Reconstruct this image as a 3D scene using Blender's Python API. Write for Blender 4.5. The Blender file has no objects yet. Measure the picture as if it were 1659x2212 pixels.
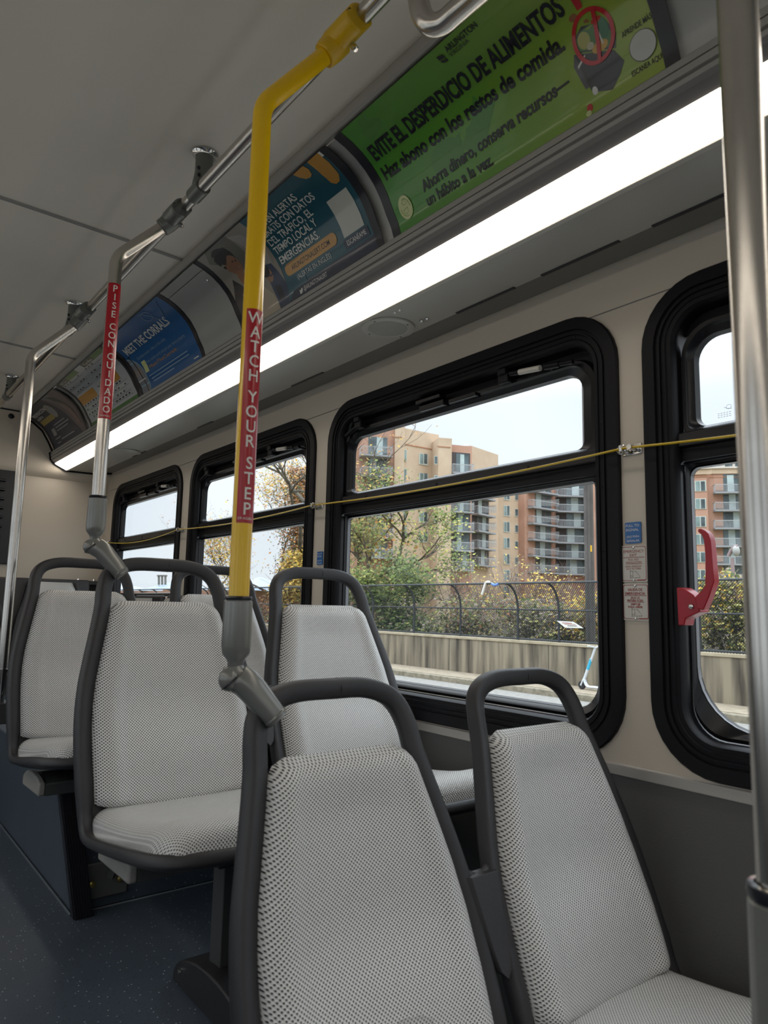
import bpy, bmesh, math, random
from mathutils import Vector, Matrix
from math import pi, sin, cos, radians, sqrt, atan2

# ---------------------------------------------------------------- camera, world, light, exposure
S = bpy.context.scene
COL = S.collection
ZO = 1.12                       # eye height above the low floor; everything below is written relative to the eye
FPX, CX, CY = 1533.0, 829.5, 1106.0
def _n(v): return v.normalized()
_VP = (-385.0, 1285.0)
_Yc = _n(Vector(((_VP[0]-CX)/FPX, -(_VP[1]-CY)/FPX, 1)))
_q = _n(Vector(((_VP[0]+1000-CX)/FPX, -(_VP[1]+22-CY)/FPX, 1)))
_Xc = _n(_q - _q.dot(_Yc)*_Yc)
_Zc = _Yc.cross(_q); _Zc = _n(_Zc if _Zc.y > 0 else -_Zc)
RIGHT = Vector((_Xc.x, _Yc.x, _Zc.x)); UP = Vector((_Xc.y, _Yc.y, _Zc.y)); FWD = Vector((_Xc.z, _Yc.z, _Zc.z))
def ray(px, py): return RIGHT*((px-CX)/FPX) + UP*(-(py-CY)/FPX) + FWD
def onX(px, py, D): r = ray(px, py); return r*(D/r.x)
def onY(px, py, D): r = ray(px, py); return r*(D/r.y)
def onZ(px, py, D): r = ray(px, py); return r*(D/r.z)

cam = bpy.data.cameras.new('camera'); camo = bpy.data.objects.new('camera', cam); COL.objects.link(camo)
cam.sensor_fit = 'HORIZONTAL'; cam.sensor_width = 36.0; cam.lens = 36.0*FPX/1659.0
cam.clip_start = 0.02; cam.clip_end = 1500
cam.dof.use_dof = True; cam.dof.focus_distance = 3.2; cam.dof.aperture_fstop = 11
camo.matrix_world = Matrix(((RIGHT.x, UP.x, -FWD.x, 0), (RIGHT.y, UP.y, -FWD.y, 0), (RIGHT.z, UP.z, -FWD.z, ZO), (0, 0, 0, 1)))
S.camera = camo

EXPOSURE = 0.42
LED_STRENGTH = 4.8
SKY_H, SKY_Z = 0.96, 4.3         # overcast sky: horizon and zenith brightness
S.view_settings.view_transform = 'Standard'; S.view_settings.look = 'None'
S.view_settings.exposure = EXPOSURE; S.view_settings.gamma = 1.0; S.view_settings.use_curve_mapping = False
cy = S.cycles
cy.use_adaptive_sampling = True; cy.adaptive_threshold = 0.035
cy.max_bounces = 6; cy.diffuse_bounces = 4; cy.glossy_bounces = 3; cy.transmission_bounces = 4; cy.transparent_max_bounces = 24
cy.caustics_reflective = False; cy.caustics_refractive = False; cy.sample_clamp_indirect = 6.0
cy.use_denoising = True

w = bpy.data.worlds.new('overcast_sky'); S.world = w; w.use_nodes = True
nt = w.node_tree; nt.nodes.clear()
wo = nt.nodes.new('ShaderNodeOutputWorld'); wb = nt.nodes.new('ShaderNodeBackground')
tc = nt.nodes.new('ShaderNodeTexCoord'); sx = nt.nodes.new('ShaderNodeSeparateXYZ')
nt.links.new(tc.outputs['Generated'], sx.inputs[0])
mr = nt.nodes.new('ShaderNodeMapRange'); mr.inputs['From Min'].default_value = 0.28; mr.inputs['From Max'].default_value = 0.9
mr.inputs['To Min'].default_value = SKY_H; mr.inputs['To Max'].default_value = SKY_Z
nt.links.new(sx.outputs['Z'], mr.inputs['Value']); nt.links.new(mr.outputs[0], wb.inputs['Strength'])
no = nt.nodes.new('ShaderNodeTexNoise'); no.inputs['Scale'].default_value = 3.0; no.inputs['Detail'].default_value = 4
nt.links.new(tc.outputs['Generated'], no.inputs['Vector'])
cr = nt.nodes.new('ShaderNodeValToRGB')
cr.color_ramp.elements[0].position = 0.3; cr.color_ramp.elements[0].color = (0.70, 0.77, 0.87, 1)
cr.color_ramp.elements[1].position = 0.7; cr.color_ramp.elements[1].color = (0.83, 0.87, 0.91, 1)
nt.links.new(no.outputs['Fac'], cr.inputs[0]); nt.links.new(cr.outputs[0], wb.inputs['Color'])
nt.links.new(wb.outputs[0], wo.inputs[0])

# ---------------------------------------------------------------- materials
MATS = {}
def mat(name, col, rough=0.5, metal=0.0, bump=0.0, bscale=80.0, var=0.0, vscale=4.0, spec=None, coat=0.0, aniso=None):
    if name in MATS: return MATS[name]
    m = bpy.data.materials.new(name); m.use_nodes = True; t = m.node_tree
    b = t.nodes['Principled BSDF']
    b.inputs['Base Color'].default_value = (*col, 1); b.inputs['Roughness'].default_value = rough; b.inputs['Metallic'].default_value = metal
    if spec is not None: b.inputs['Specular IOR Level'].default_value = spec
    if coat: b.inputs['Coat Weight'].default_value = coat; b.inputs['Coat Roughness'].default_value = 0.08
    c = t.nodes.new('ShaderNodeTexCoord')
    if var > 0:
        n = t.nodes.new('ShaderNodeTexNoise'); n.inputs['Scale'].default_value = vscale; n.inputs['Detail'].default_value = 5
        t.links.new(c.outputs['Object'], n.inputs['Vector'])
        r = t.nodes.new('ShaderNodeValToRGB')
        r.color_ramp.elements[0].position = 0.3; r.color_ramp.elements[0].color = tuple(x*(1-var) for x in col)+(1,)
        r.color_ramp.elements[1].position = 0.7; r.color_ramp.elements[1].color = tuple(min(1, x*(1+var)) for x in col)+(1,)
        t.links.new(n.outputs['Fac'], r.inputs[0]); t.links.new(r.outputs[0], b.inputs['Base Color'])
    if bump > 0:
        n2 = t.nodes.new('ShaderNodeTexNoise'); n2.inputs['Scale'].default_value = bscale; n2.inputs['Detail'].default_value = 3
        if aniso:
            mp = t.nodes.new('ShaderNodeMapping'); mp.inputs['Scale'].default_value = aniso
            t.links.new(c.outputs['Object'], mp.inputs[0]); t.links.new(mp.outputs[0], n2.inputs['Vector'])
        else: t.links.new(c.outputs['Object'], n2.inputs['Vector'])
        bp = t.nodes.new('ShaderNodeBump'); bp.inputs['Strength'].default_value = bump; bp.inputs['Distance'].default_value = 0.002
        t.links.new(n2.outputs['Fac'], bp.inputs['Height']); t.links.new(bp.outputs[0], b.inputs['Normal'])
    MATS[name] = m; return m
def emis(name, col, s):
    if name in MATS: return MATS[name]
    m = bpy.data.materials.new(name); m.use_nodes = True; t = m.node_tree; t.nodes.clear()
    o = t.nodes.new('ShaderNodeOutputMaterial'); e = t.nodes.new('ShaderNodeEmission')
    e.inputs[0].default_value = (*col, 1); e.inputs[1].default_value = s
    t.links.new(e.outputs[0], o.inputs[0]); MATS[name] = m; return m
def glassmat(name, tint=(1, 1, 1), refl=0.06):
    m = bpy.data.materials.new(name); m.use_nodes = True; t = m.node_tree; t.nodes.clear()
    o = t.nodes.new('ShaderNodeOutputMaterial'); tr = t.nodes.new('ShaderNodeBsdfTransparent'); gl = t.nodes.new('ShaderNodeBsdfGlossy')
    tr.inputs[0].default_value = (*tint, 1); gl.inputs['Roughness'].default_value = 0.02
    f = t.nodes.new('ShaderNodeFresnel'); f.inputs[0].default_value = 1.25
    mu = t.nodes.new('ShaderNodeMath'); mu.operation = 'MULTIPLY'; mu.use_clamp = True; mu.inputs[1].default_value = 0.16
    t.links.new(f.outputs[0], mu.inputs[0])
    mx = t.nodes.new('ShaderNodeMixShader'); t.links.new(mu.outputs[0], mx.inputs[0]); t.links.new(tr.outputs[0], mx.inputs[1]); t.links.new(gl.outputs[0], mx.inputs[2])
    t.links.new(mx.outputs[0], o.inputs[0]); return m
def math_node(t, op, a, b=None):
    n = t.nodes.new('ShaderNodeMath'); n.operation = op
    for i, x in enumerate((a, b)):
        if x is None: continue
        if isinstance(x, (int, float)): n.inputs[i].default_value = x
        else: t.links.new(x, n.inputs[i])
    return n.outputs[0]

M = {}
M['beige'] = mat('beige wall panel', (0.60, 0.53, 0.44), 0.5, bump=0.12, bscale=260)
M['ceiling'] = mat('warm grey ceiling panel', (0.84, 0.77, 0.67), 0.38, bump=0.06, bscale=300)
M['cove'] = mat('grey beige cove panel', (0.52, 0.495, 0.44), 0.35, bump=0.08, bscale=240)
M['cove_dark'] = mat('darker cove strip', (0.22, 0.215, 0.195), 0.4)
M['alu_grey'] = mat('painted grey extrusion', (0.40, 0.38, 0.35), 0.35, bump=0.05, bscale=200)
M['alu_dark'] = mat('dark grey extrusion', (0.17, 0.16, 0.155), 0.4)
M['adback'] = mat('grey card holder backing', (0.36, 0.36, 0.345), 0.35)
M['lower_grey'] = mat('dark grey lower wall', (0.10, 0.098, 0.095), 0.6, bump=0.3, bscale=300)
M['trim_alu'] = mat('brushed wall trim', (0.42, 0.40, 0.37), 0.4, 0.3, bump=0.1, bscale=20, aniso=(1, 0.2, 30))
M['black'] = mat('black window rubber', (0.006, 0.006, 0.008), 0.45, bump=0.05, bscale=90, spec=.2)
M['black_gloss'] = mat('black satin frame', (0.007, 0.007, 0.009), 0.25, spec=.35)
M['plastic'] = mat('charcoal textured plastic', (0.027, 0.026, 0.029), 0.40, bump=0.35, bscale=900)
M['plastic_dk'] = mat('black shell plastic', (0.022, 0.021, 0.023), 0.45, bump=0.3, bscale=800)
M['steel'] = mat('brushed stainless steel', (0.56, 0.53, 0.49), 0.25, 1.0, var=0.05, vscale=30)
M['steel_h'] = mat('brushed stainless rail', (0.56, 0.53, 0.49), 0.25, 1.0, var=0.05, vscale=30)
M['chrome'] = mat('chrome', (0.72, 0.71, 0.69), 0.12, 1.0, bump=0.02)
M['yellow'] = mat('yellow pole paint', (0.84, 0.51, 0.003), 0.24, bump=0.01, bscale=20, coat=0.2)
M['yellow_cast'] = mat('yellow clamp paint', (0.66, 0.40, 0.006), 0.35, bump=0.05)
M['greycast'] = mat('grey cast fitting', (0.15, 0.155, 0.145), 0.33, 0.35, bump=0.04, bscale=300)
M['greysock'] = mat('metallic grey socket', (0.22, 0.22, 0.205), 0.28, 0.3, bump=0.04, bscale=300)
M['flute'] = mat('black fluted aluminium', (0.025, 0.025, 0.03), 0.28, 0.3, bump=.02)
M['red'] = mat('red sticker', (0.40, 0.004, 0.014), 0.28, bump=0.02, coat=0.12)
M['red_handle'] = mat('red lever plastic', (0.40, 0.006, 0.02), 0.3, bump=0.03)
M['white'] = mat('white print', (0.78, 0.76, 0.71), 0.35, bump=0.01)
M['offwhite'] = mat('off white plate', (0.62, 0.59, 0.53), 0.3, bump=0.02)
M['blue'] = mat('blue sticker', (0.02, 0.13, 0.38), 0.3, bump=0.02)
M['dkred'] = mat('dark red print', (0.32, 0.03, 0.03), 0.4, bump=0.01)
M['ink'] = mat('black print', (0.012, 0.012, 0.018), 0.3, bump=0.01)
M['cord'] = mat('yellow pull cord', (0.62, 0.42, 0.01), 0.3, bump=0.02)
M['capgrey'] = mat('warm grey end cap', (0.30, 0.285, 0.26), 0.5, bump=0.2, bscale=500)
M['railgrey'] = mat('dark grey beam', (0.085, 0.085, 0.083), 0.45, 0.3, bump=0.1, bscale=200)
M['brass'] = mat('brass bolt', (0.6, 0.45, 0.15), 0.3, 1.0, bump=0.02)
M['led'] = emis('led strip light', (1.0, 0.915, 0.80), LED_STRENGTH)
M['glass'] = glassmat('window glass', (0.93, 0.96, 0.95))
M['benchpad'] = mat('smooth light grey vinyl', (0.42, 0.42, 0.41), 0.35, bump=0.15, bscale=300)

def fabric():
    m = bpy.data.materials.new('silver mesh fabric with black dots'); m.use_nodes = True; t = m.node_tree; b = t.nodes['Principled BSDF']
    uv = t.nodes.new('ShaderNodeUVMap'); sp = t.nodes.new('ShaderNodeSeparateXYZ'); t.links.new(uv.outputs[0], sp.inputs[0])
    a = math_node(t, 'COSINE', math_node(t, 'MULTIPLY', sp.outputs[0], 2*pi/0.0068))
    c = math_node(t, 'COSINE', math_node(t, 'MULTIPLY', sp.outputs[1], 2*pi/0.0060))
    f = math_node(t, 'MULTIPLY', a, c)
    r = t.nodes.new('ShaderNodeValToRGB'); e = r.color_ramp.elements
    r.color_ramp.interpolation = 'EASE'
    e[0].position = 0.0; e[0].color = (0.80, 0.79, 0.77, 1)
    e[1].position = 1.0; e[1].color = (0.006, 0.006, 0.010, 1)
    x = r.color_ramp.elements.new(0.50); x.color = (0.72, 0.71, 0.69, 1)
    x = r.color_ramp.elements.new(0.66); x.color = (0.58, 0.57, 0.55, 1)
    x = r.color_ramp.elements.new(0.775); x.color = (0.01, 0.01, 0.014, 1)
    g = math_node(t, 'ADD', math_node(t, 'MULTIPLY', f, 0.5), 0.5)
    t.links.new(g, r.inputs[0]); t.links.new(r.outputs[0], b.inputs['Base Color'])
    bp = t.nodes.new('ShaderNodeBump'); bp.inputs['Strength'].default_value = 0.7; bp.inputs['Distance'].default_value = 0.0014
    bp.invert = True; t.links.new(g, bp.inputs['Height']); t.links.new(bp.outputs[0], b.inputs['Normal'])
    b.inputs['Roughness'].default_value = 0.36; b.inputs['Specular IOR Level'].default_value = 0.5
    return m
M['fabric'] = fabric()

def floor_mat():
    m = bpy.data.materials.new('speckled navy vinyl floor'); m.use_nodes = True; t = m.node_tree; b = t.nodes['Principled BSDF']
    c = t.nodes.new('ShaderNodeTexCoord')
    n = t.nodes.new('ShaderNodeTexNoise'); n.inputs['Scale'].default_value = 6; n.inputs['Detail'].default_value = 6
    t.links.new(c.outputs['Object'], n.inputs['Vector'])
    r0 = t.nodes.new('ShaderNodeValToRGB'); r0.color_ramp.elements[0].color = (0.050, 0.065, 0.086, 1); r0.color_ramp.elements[1].color = (0.078, 0.097, 0.122, 1)
    t.links.new(n.outputs['Fac'], r0.inputs[0])
    prev = r0.outputs[0]
    for sc, thr, gate, col in ((130, 0.20, 0.86, (0.66, 0.70, 0.72, 1)), (170, 0.22, 0.80, (0.004, 0.004, 0.006, 1))):
        v = t.nodes.new('ShaderNodeTexVoronoi'); v.inputs['Scale'].default_value = sc
        t.links.new(c.outputs['Object'], v.inputs['Vector'])
        s = t.nodes.new('ShaderNodeSeparateXYZ'); t.links.new(v.outputs['Color'], s.inputs[0])
        k = math_node(t, 'MULTIPLY', math_node(t, 'LESS_THAN', v.outputs['Distance'], thr), math_node(t, 'GREATER_THAN', s.outputs[0], gate))
        mx = t.nodes.new('ShaderNodeMix'); mx.data_type = 'RGBA'
        t.links.new(k, mx.inputs[0]); t.links.new(prev, mx.inputs[6]); mx.inputs[7].default_value = col
        prev = mx.outputs[2]
    t.links.new(prev, b.inputs['Base Color'])
    b.inputs['Roughness'].default_value = 0.42
    n2 = t.nodes.new('ShaderNodeTexNoise'); n2.inputs['Scale'].default_value = 260; t.links.new(c.outputs['Object'], n2.inputs['Vector'])
    bp = t.nodes.new('ShaderNodeBump'); bp.inputs['Strength'].default_value = 0.35; bp.inputs['Distance'].default_value = 0.001
    t.links.new(n2.outputs['Fac'], bp.inputs['Height']); t.links.new(bp.outputs[0], b.inputs['Normal'])
    return m
M['floor'] = floor_mat()

def grille_mat():
    m = bpy.data.materials.new('perforated speaker grille'); m.use_nodes = True; t = m.node_tree; b = t.nodes['Principled BSDF']
    uv = t.nodes.new('ShaderNodeUVMap'); sp = t.nodes.new('ShaderNodeSeparateXYZ'); t.links.new(uv.outputs[0], sp.inputs[0])
    a = math_node(t, 'COSINE', math_node(t, 'MULTIPLY', sp.outputs[0], 2*pi/0.0052)); c = math_node(t, 'COSINE', math_node(t, 'MULTIPLY', sp.outputs[1], 2*pi/0.0052))
    f = math_node(t, 'ADD', a, c)
    r = t.nodes.new('ShaderNodeValToRGB'); e = r.color_ramp.elements
    e[0].position = 0.52; e[0].color = (0.46, 0.44, 0.39, 1); e[1].position = 0.72; e[1].color = (0.03, 0.03, 0.03, 1)
    t.links.new(math_node(t, 'MULTIPLY', f, 0.5), r.inputs[0]); t.links.new(r.outputs[0], b.inputs['Base Color']); b.inputs['Roughness'].default_value = 0.5
    return m
M['grille'] = grille_mat()

# ---------------------------------------------------------------- mesh helpers
ABS = {}          # eye-relative position of every parent
def tag(o, label=None, cat=None, group=None, kind=None):
    if label: o['label'] = label
    if cat: o['category'] = cat
    if group: o['group'] = group
    if kind: o['kind'] = kind
    return o
def thing(name, label, cat, loc=(0, 0, 0), rotz=0.0, group=None, kind=None):
    o = bpy.data.objects.new(name, None); COL.objects.link(o); o.location = loc; o.rotation_euler = (0, 0, rotz)
    o.empty_display_size = 0.1; ABS[o.name] = Vector(loc); return tag(o, label, cat, group, kind)

class MB:
    def __init__(s): s.v = []; s.f = []; s.mi = []; s.uv = {}; s.mats = []
    def m(s, mt):
        if mt not in s.mats: s.mats.append(mt)
        return s.mats.index(mt)
    def add(s, vs, fs, mt, uvs=None):
        o = len(s.v); k = s.m(mt); s.v += [Vector(p) for p in vs]
        for f in fs: s.f.append(tuple(i+o for i in f)); s.mi.append(k)
        if uvs is not None:
            for i, q in enumerate(uvs): s.uv[o+i] = q
        return s
    def box(s, c, d, mt, rot=None):
        c = Vector(c); x, y, z = (q/2 for q in d)
        vs = [Vector((a*x, b*y, e*z)) for a in (-1, 1) for b in (-1, 1) for e in (-1, 1)]
        if rot is not None: vs = [rot @ p for p in vs]
        return s.add([p+c for p in vs], [(0, 1, 3, 2), (4, 6, 7, 5), (0, 4, 5, 1), (2, 3, 7, 6), (0, 2, 6, 4), (1, 5, 7, 3)], mt)
    def box2(s, a, b, mt):
        return s.box([(p+q)/2 for p, q in zip(a, b)], [abs(q-p) for p, q in zip(a, b)], mt)
    def loft(s, loops, mt, closed=True, cap0=False, cap1=False, wrap=False):
        n = len(loops[0]); vs = [p for L in loops for p in L]; fs = []
        K = len(loops)
        for i in range(K if wrap else K-1):
            j2 = (i+1) % K
            for j in range(n if closed else n-1):
                a, b = i*n+j, i*n+(j+1) % n; c, d = j2*n+(j+1) % n, j2*n+j
                fs.append((a, b, c, d))
        if cap0: fs.append(tuple(range(n-1, -1, -1)))
        if cap1: fs.append(tuple(range((K-1)*n, K*n)))
        return s.add(vs, fs, mt)
    def tube(s, path, r, mt, n=12, closed=False, caps=True, rb=None, n0=None, power=2.0):
        P = [Vector(p) for p in path]; K = len(P)
        rr = r if isinstance(r, (list, tuple)) else [r]*K
        rbb = rb if isinstance(rb, (list, tuple)) else ([rb]*K if rb else rr)
        T = []
        for i in range(K):
            if closed: d = P[(i+1) % K]-P[i-1]
            else: d = P[min(i+1, K-1)]-P[max(i-1, 0)]
            T.append(d.normalized())
        nn = Vector(n0) if n0 else (Vector((0, 0, 1)) if abs(T[0].z) < 0.9 else Vector((1, 0, 0)))
        nn = (nn-nn.dot(T[0])*T[0]).normalized(); loops = []
        for i in range(K):
            nn = (nn-nn.dot(T[i])*T[i]).normalized(); bb = T[i].cross(nn); L = []
            for j in range(n):
                a = 2*pi*j/n; ca, sa = cos(a), sin(a)
                if power != 2.0: ca = math.copysign(abs(ca)**(2/power), ca); sa = math.copysign(abs(sa)**(2/power), sa)
                L.append(P[i]+nn*(ca*rbb[i])+bb*(sa*rr[i]))
            loops.append(L)
        return s.loft(loops, mt, True, caps and not closed, caps and not closed, wrap=closed)
    def lathe(s, prof, c, mt, axis=(0, 0, 1), n=28, caps=True):
        ax = Vector(axis).normalized(); u = ax.orthogonal().normalized(); v = ax.cross(u); c = Vector(c)
        loops = [[c+ax*h+(u*cos(2*pi*j/n)+v*sin(2*pi*j/n))*max(r, 1e-4) for j in range(n)] for h, r in prof]
        return s.loft(loops, mt, True, caps, caps)
    def prism(s, poly, axis, a, b, mt):
        # poly: 2D points in the plane perpendicular to axis; axis 0=x (pts y,z) 1=y (x,z) 2=z (x,y)
        def P(q, h):
            return (h, q[0], q[1]) if axis == 0 else ((q[0], h, q[1]) if axis == 1 else (q[0], q[1], h))
        n = len(poly); vs = [P(q, a) for q in poly]+[P(q, b) for q in poly]
        return s.add(vs, [tuple(range(n-1, -1, -1)), tuple(range(n, 2*n))]+[(i, (i+1) % n, n+(i+1) % n, n+i) for i in range(n)], mt)
    def sphere(s, c, r, mt, n=14, sc=(1, 1, 1)):
        c = Vector(c); loops = []
        for i in range(1, n):
            a = pi*i/n; loops.append([c+Vector((sin(a)*cos(2*pi*j/n)*r*sc[0], sin(a)*sin(2*pi*j/n)*r*sc[1], cos(a)*r*sc[2])) for j in range(n)])
        return s.loft(loops, mt, True, True, True)
    def build(s, name, parent=None, label=None, cat=None, group=None, kind=None, bevel=0.0, smooth=True, ang=35, origin=None, seg=2, fix=True):
        me = bpy.data.meshes.new(name)
        if parent is not None: off = ABS[parent.name]
        elif origin is not None: off = Vector(origin)
        else:
            xs = [p.x for p in s.v]; ys = [p.y for p in s.v]; zs = [p.z for p in s.v]
            off = Vector(((min(xs)+max(xs))/2, (min(ys)+max(ys))/2, min(zs)))
        me.from_pydata([tuple(p-off) for p in s.v], [], s.f)
        for mt in s.mats: me.materials.append(mt)
        me.polygons.foreach_set('material_index', s.mi)
        if s.uv:
            ul = me.uv_layers.new(name='UVMap')
            for l in me.loops: ul.data[l.index].uv = s.uv.get(l.vertex_index, (0, 0))
        if fix:
            bm = bmesh.new(); bm.from_mesh(me); bmesh.ops.recalc_face_normals(bm, faces=bm.faces); bm.to_mesh(me); bm.free()
        if smooth:
            me.polygons.foreach_set('use_smooth', [True]*len(me.polygons)); me.set_sharp_from_angle(angle=radians(ang))
        me.update()
        o = bpy.data.objects.new(name, me); COL.objects.link(o)
        if parent is not None: o.parent = parent; ABS[o.name] = ABS[parent.name]
        else: o.location = off; ABS[o.name] = off
        if bevel > 0:
            bv = o.modifiers.new('bevel', 'BEVEL'); bv.width = bevel; bv.segments = seg; bv.limit_method = 'ANGLE'; bv.angle_limit = radians(40)
        return tag(o, label, cat, group, kind)

def copy_tree(o, parent=None):
    c = o.copy(); COL.objects.link(c)
    if parent is not None: c.parent = parent
    for ch in [x for x in o.children]: copy_tree(ch, c)
    return c
def crom(pts, k=6, closed=False):
    P = [Vector(p) for p in pts]; n = len(P); out = []
    rng = range(n) if closed else range(n-1)
    for i in rng:
        p0 = P[(i-1) % n] if (closed or i > 0) else P[0]; p1 = P[i]; p2 = P[(i+1) % n]; p3 = P[(i+2) % n] if (closed or i+2 < n) else P[-1]
        for j in range(k):
            t = j/k
            out.append(0.5*((2*p1)+(-p0+p2)*t+(2*p0-5*p1+4*p2-p3)*t*t+(-p0+3*p1-3*p2+p3)*t*t*t))
    if not closed: out.append(P[-1])
    return out
def fillet(P0, P1, P2, r, n=10):
    P0, P1, P2 = Vector(P0), Vector(P1), Vector(P2); a = (P0-P1).normalized(); c = (P2-P1).normalized(); th = a.angle(c); d = r/math.tan(th/2)
    A, C_ = P1+a*d, P1+c*d; o = P1+(a+c).normalized()*(r/sin(th/2)); u, v = A-o, C_-o; w_ = u.angle(v); out = []
    for i in range(n+1):
        t = i/n; out.append(o+(u*sin((1-t)*w_)+v*sin(t*w_))/sin(w_))
    return [P0]+out+[P2]
def lerp_tab(tab, x):
    if x <= tab[0][0]: return tab[0][1]
    for (a, p), (b, q) in zip(tab, tab[1:]):
        if x <= b: return p+(q-p)*(x-a)/(b-a)
    return tab[-1][1]
def rrect(y0, y1, z0, z1, r, n=8, rs=None):
    """rounded rectangle in 2D, counter-clockwise from the right-bottom corner; rs = radii (br, tr, tl, bl)"""
    rs = rs or (r, r, r, r); out = []
    for (cy_, cz_, a0), q in zip(((y1, z0, -pi/2), (y1, z1, 0), (y0, z1, pi/2), (y0, z0, pi)), rs):
        c = (cy_-q if cy_ == y1 else cy_+q, cz_+q if cz_ == z0 else cz_-q)
        for j in range(n+1):
            a = a0+pi/2*j/n; out.append((c[0]+q*cos(a), c[1]+q*sin(a)))
    return out
def text2d(s, size=1.0, xs=1.0, align='LEFT', bold=0.0, spacing=1.0):
    cu = bpy.data.curves.new('t', 'FONT'); cu.body = s; cu.size = size; cu.align_x = align; cu.resolution_u = 3; cu.offset = bold; cu.space_character = spacing
    o = bpy.data.objects.new('t', cu); COL.objects.link(o); dg = bpy.context.evaluated_depsgraph_get(); dg.update()
    me = o.evaluated_get(dg).to_mesh(); vs = [(v.co.x*xs, v.co.y) for v in me.vertices]; fs = [tuple(p.vertices) for p in me.polygons]
    o.evaluated_get(dg).to_mesh_clear(); bpy.data.objects.remove(o); bpy.data.curves.remove(cu)
    return vs, fs
def textfit(s, u0, u1, v0, cap, align=None, bold=0.0):
    """text whose cap height is `cap`, stretched to run from u0 to u1 on baseline v0"""
    size = cap/0.70; vs, fs = text2d(s, size, bold=bold*size)
    if not vs: return vs, fs
    a = min(p[0] for p in vs); b = max(p[0] for p in vs); k = (u1-u0)/(b-a)
    return [(u0+(x-a)*k, v0+y) for x, y in vs], fs
def slice2d(vs, fs, step=0.012, axis=1):
    bm = bmesh.new(); V_ = [bm.verts.new((x, y, 0)) for x, y in vs]
    for f in fs:
        try: bm.faces.new([V_[i] for i in f])
        except ValueError: pass
    lo = min(p[axis] for p in vs); hi = max(p[axis] for p in vs); k = math.floor(lo/step)+1
    nrm = (0, 1, 0) if axis == 1 else (1, 0, 0)
    while k*step < hi:
        co = (0, k*step, 0) if axis == 1 else (k*step, 0, 0)
        bmesh.ops.bisect_plane(bm, geom=bm.verts[:]+bm.edges[:]+bm.faces[:], plane_co=co, plane_no=nrm); k += 1
    bm.verts.index_update(); out = [(v.co.x, v.co.y) for v in bm.verts], [tuple(v.index for v in f.verts) for f in bm.faces]
    bm.free(); return out
# ---------------------------------------------------------------- bus shell
XW, XL = 1.40, -1.05
YR, YF = 4.66, -5.6
ZC = 1.13
FLOOR_LOW, FLOOR_HI = -1.12, -0.885
def struct(mb, name, **k): return mb.build(name, kind='structure', **k)

b = MB(); b.box2((XL, YF, FLOOR_LOW-0.06), (XW+0.06, 1.30, FLOOR_LOW), M['floor'])
b.box2((XL, 1.30, FLOOR_LOW-0.06), (XW+0.06, YR+0.1, FLOOR_HI), M['floor']); struct(b, 'floor', bevel=0.004)
b = MB(); b.box2((0.649, 2.23, FLOOR_HI), (XW, YR+0.1, -0.545), M['floor']); struct(b, 'floor', bevel=0.006)
b = MB(); b.box2((XL, 3.42, FLOOR_HI), (0.649, YR+0.1, -0.665), M['floor']); struct(b, 'floor', bevel=0.006)
b = MB()   # pale welded floor seams
b.tube([(0.643, 2.22, FLOOR_HI+0.002), (0.643, 3.42, FLOOR_HI+0.002)], 0.0035, mat('floor seam', (0.10, 0.12, 0.14), 0.5), n=6)
b.tube([(0.64, 2.223, FLOOR_HI+0.002), (1.39, 2.223, FLOOR_HI+0.002)], 0.0025, mat('floor seam pale', (0.22, 0.25, 0.27), 0.5), n=6)
struct(b, 'trim_1')

# ceiling with two lateral seams, slightly crowned
b = MB(); xs = [-0.835+0.35 - 0.35 + i*(0.835*2-0.0)/16 for i in range(17)]
xc0 = (XW+XL)/2
CE = 0.838                                      # ceiling edge on the right; mirrored on the left about the bus centre
def ceil_z(x):
    h = CE-xc0; t = (x-xc0)/h; return ZC+0.008*(1-t*t)*min(1, (1-abs(t))*6)
prof = [(xc0-(CE-xc0)+2*(CE-xc0)*i/24) for i in range(25)]
loops = [[(x, y, ceil_z(x)) for x in prof] for y in (YF, 2.18-0.006)]
b.loft(loops, M['ceiling'], closed=False)
for ya, yb in ((2.18, 3.45-0.006), (3.45, YR)):
    b.loft([[(x, y, ceil_z(x)) for x in prof] for y in (ya, yb)], M['ceiling'], closed=False)
struct(b, 'ceiling', fix=False)
for i, y in enumerate((2.177, 3.447)):
    b = MB(); b.loft([[(x, y+dy, ceil_z(x)-dz) for x in prof] for dy, dz in ((-0.007, 0), (-0.006, 0.005), (-0.001, 0.005), (0, 0.001), (0.001, 0.005), (0.006, 0.005), (0.007, 0))], mat('ceiling seam strip', (0.33, 0.32, 0.30), 0.35), closed=False)
    struct(b, 'trim_%d' % (i+2), fix=False)

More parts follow.
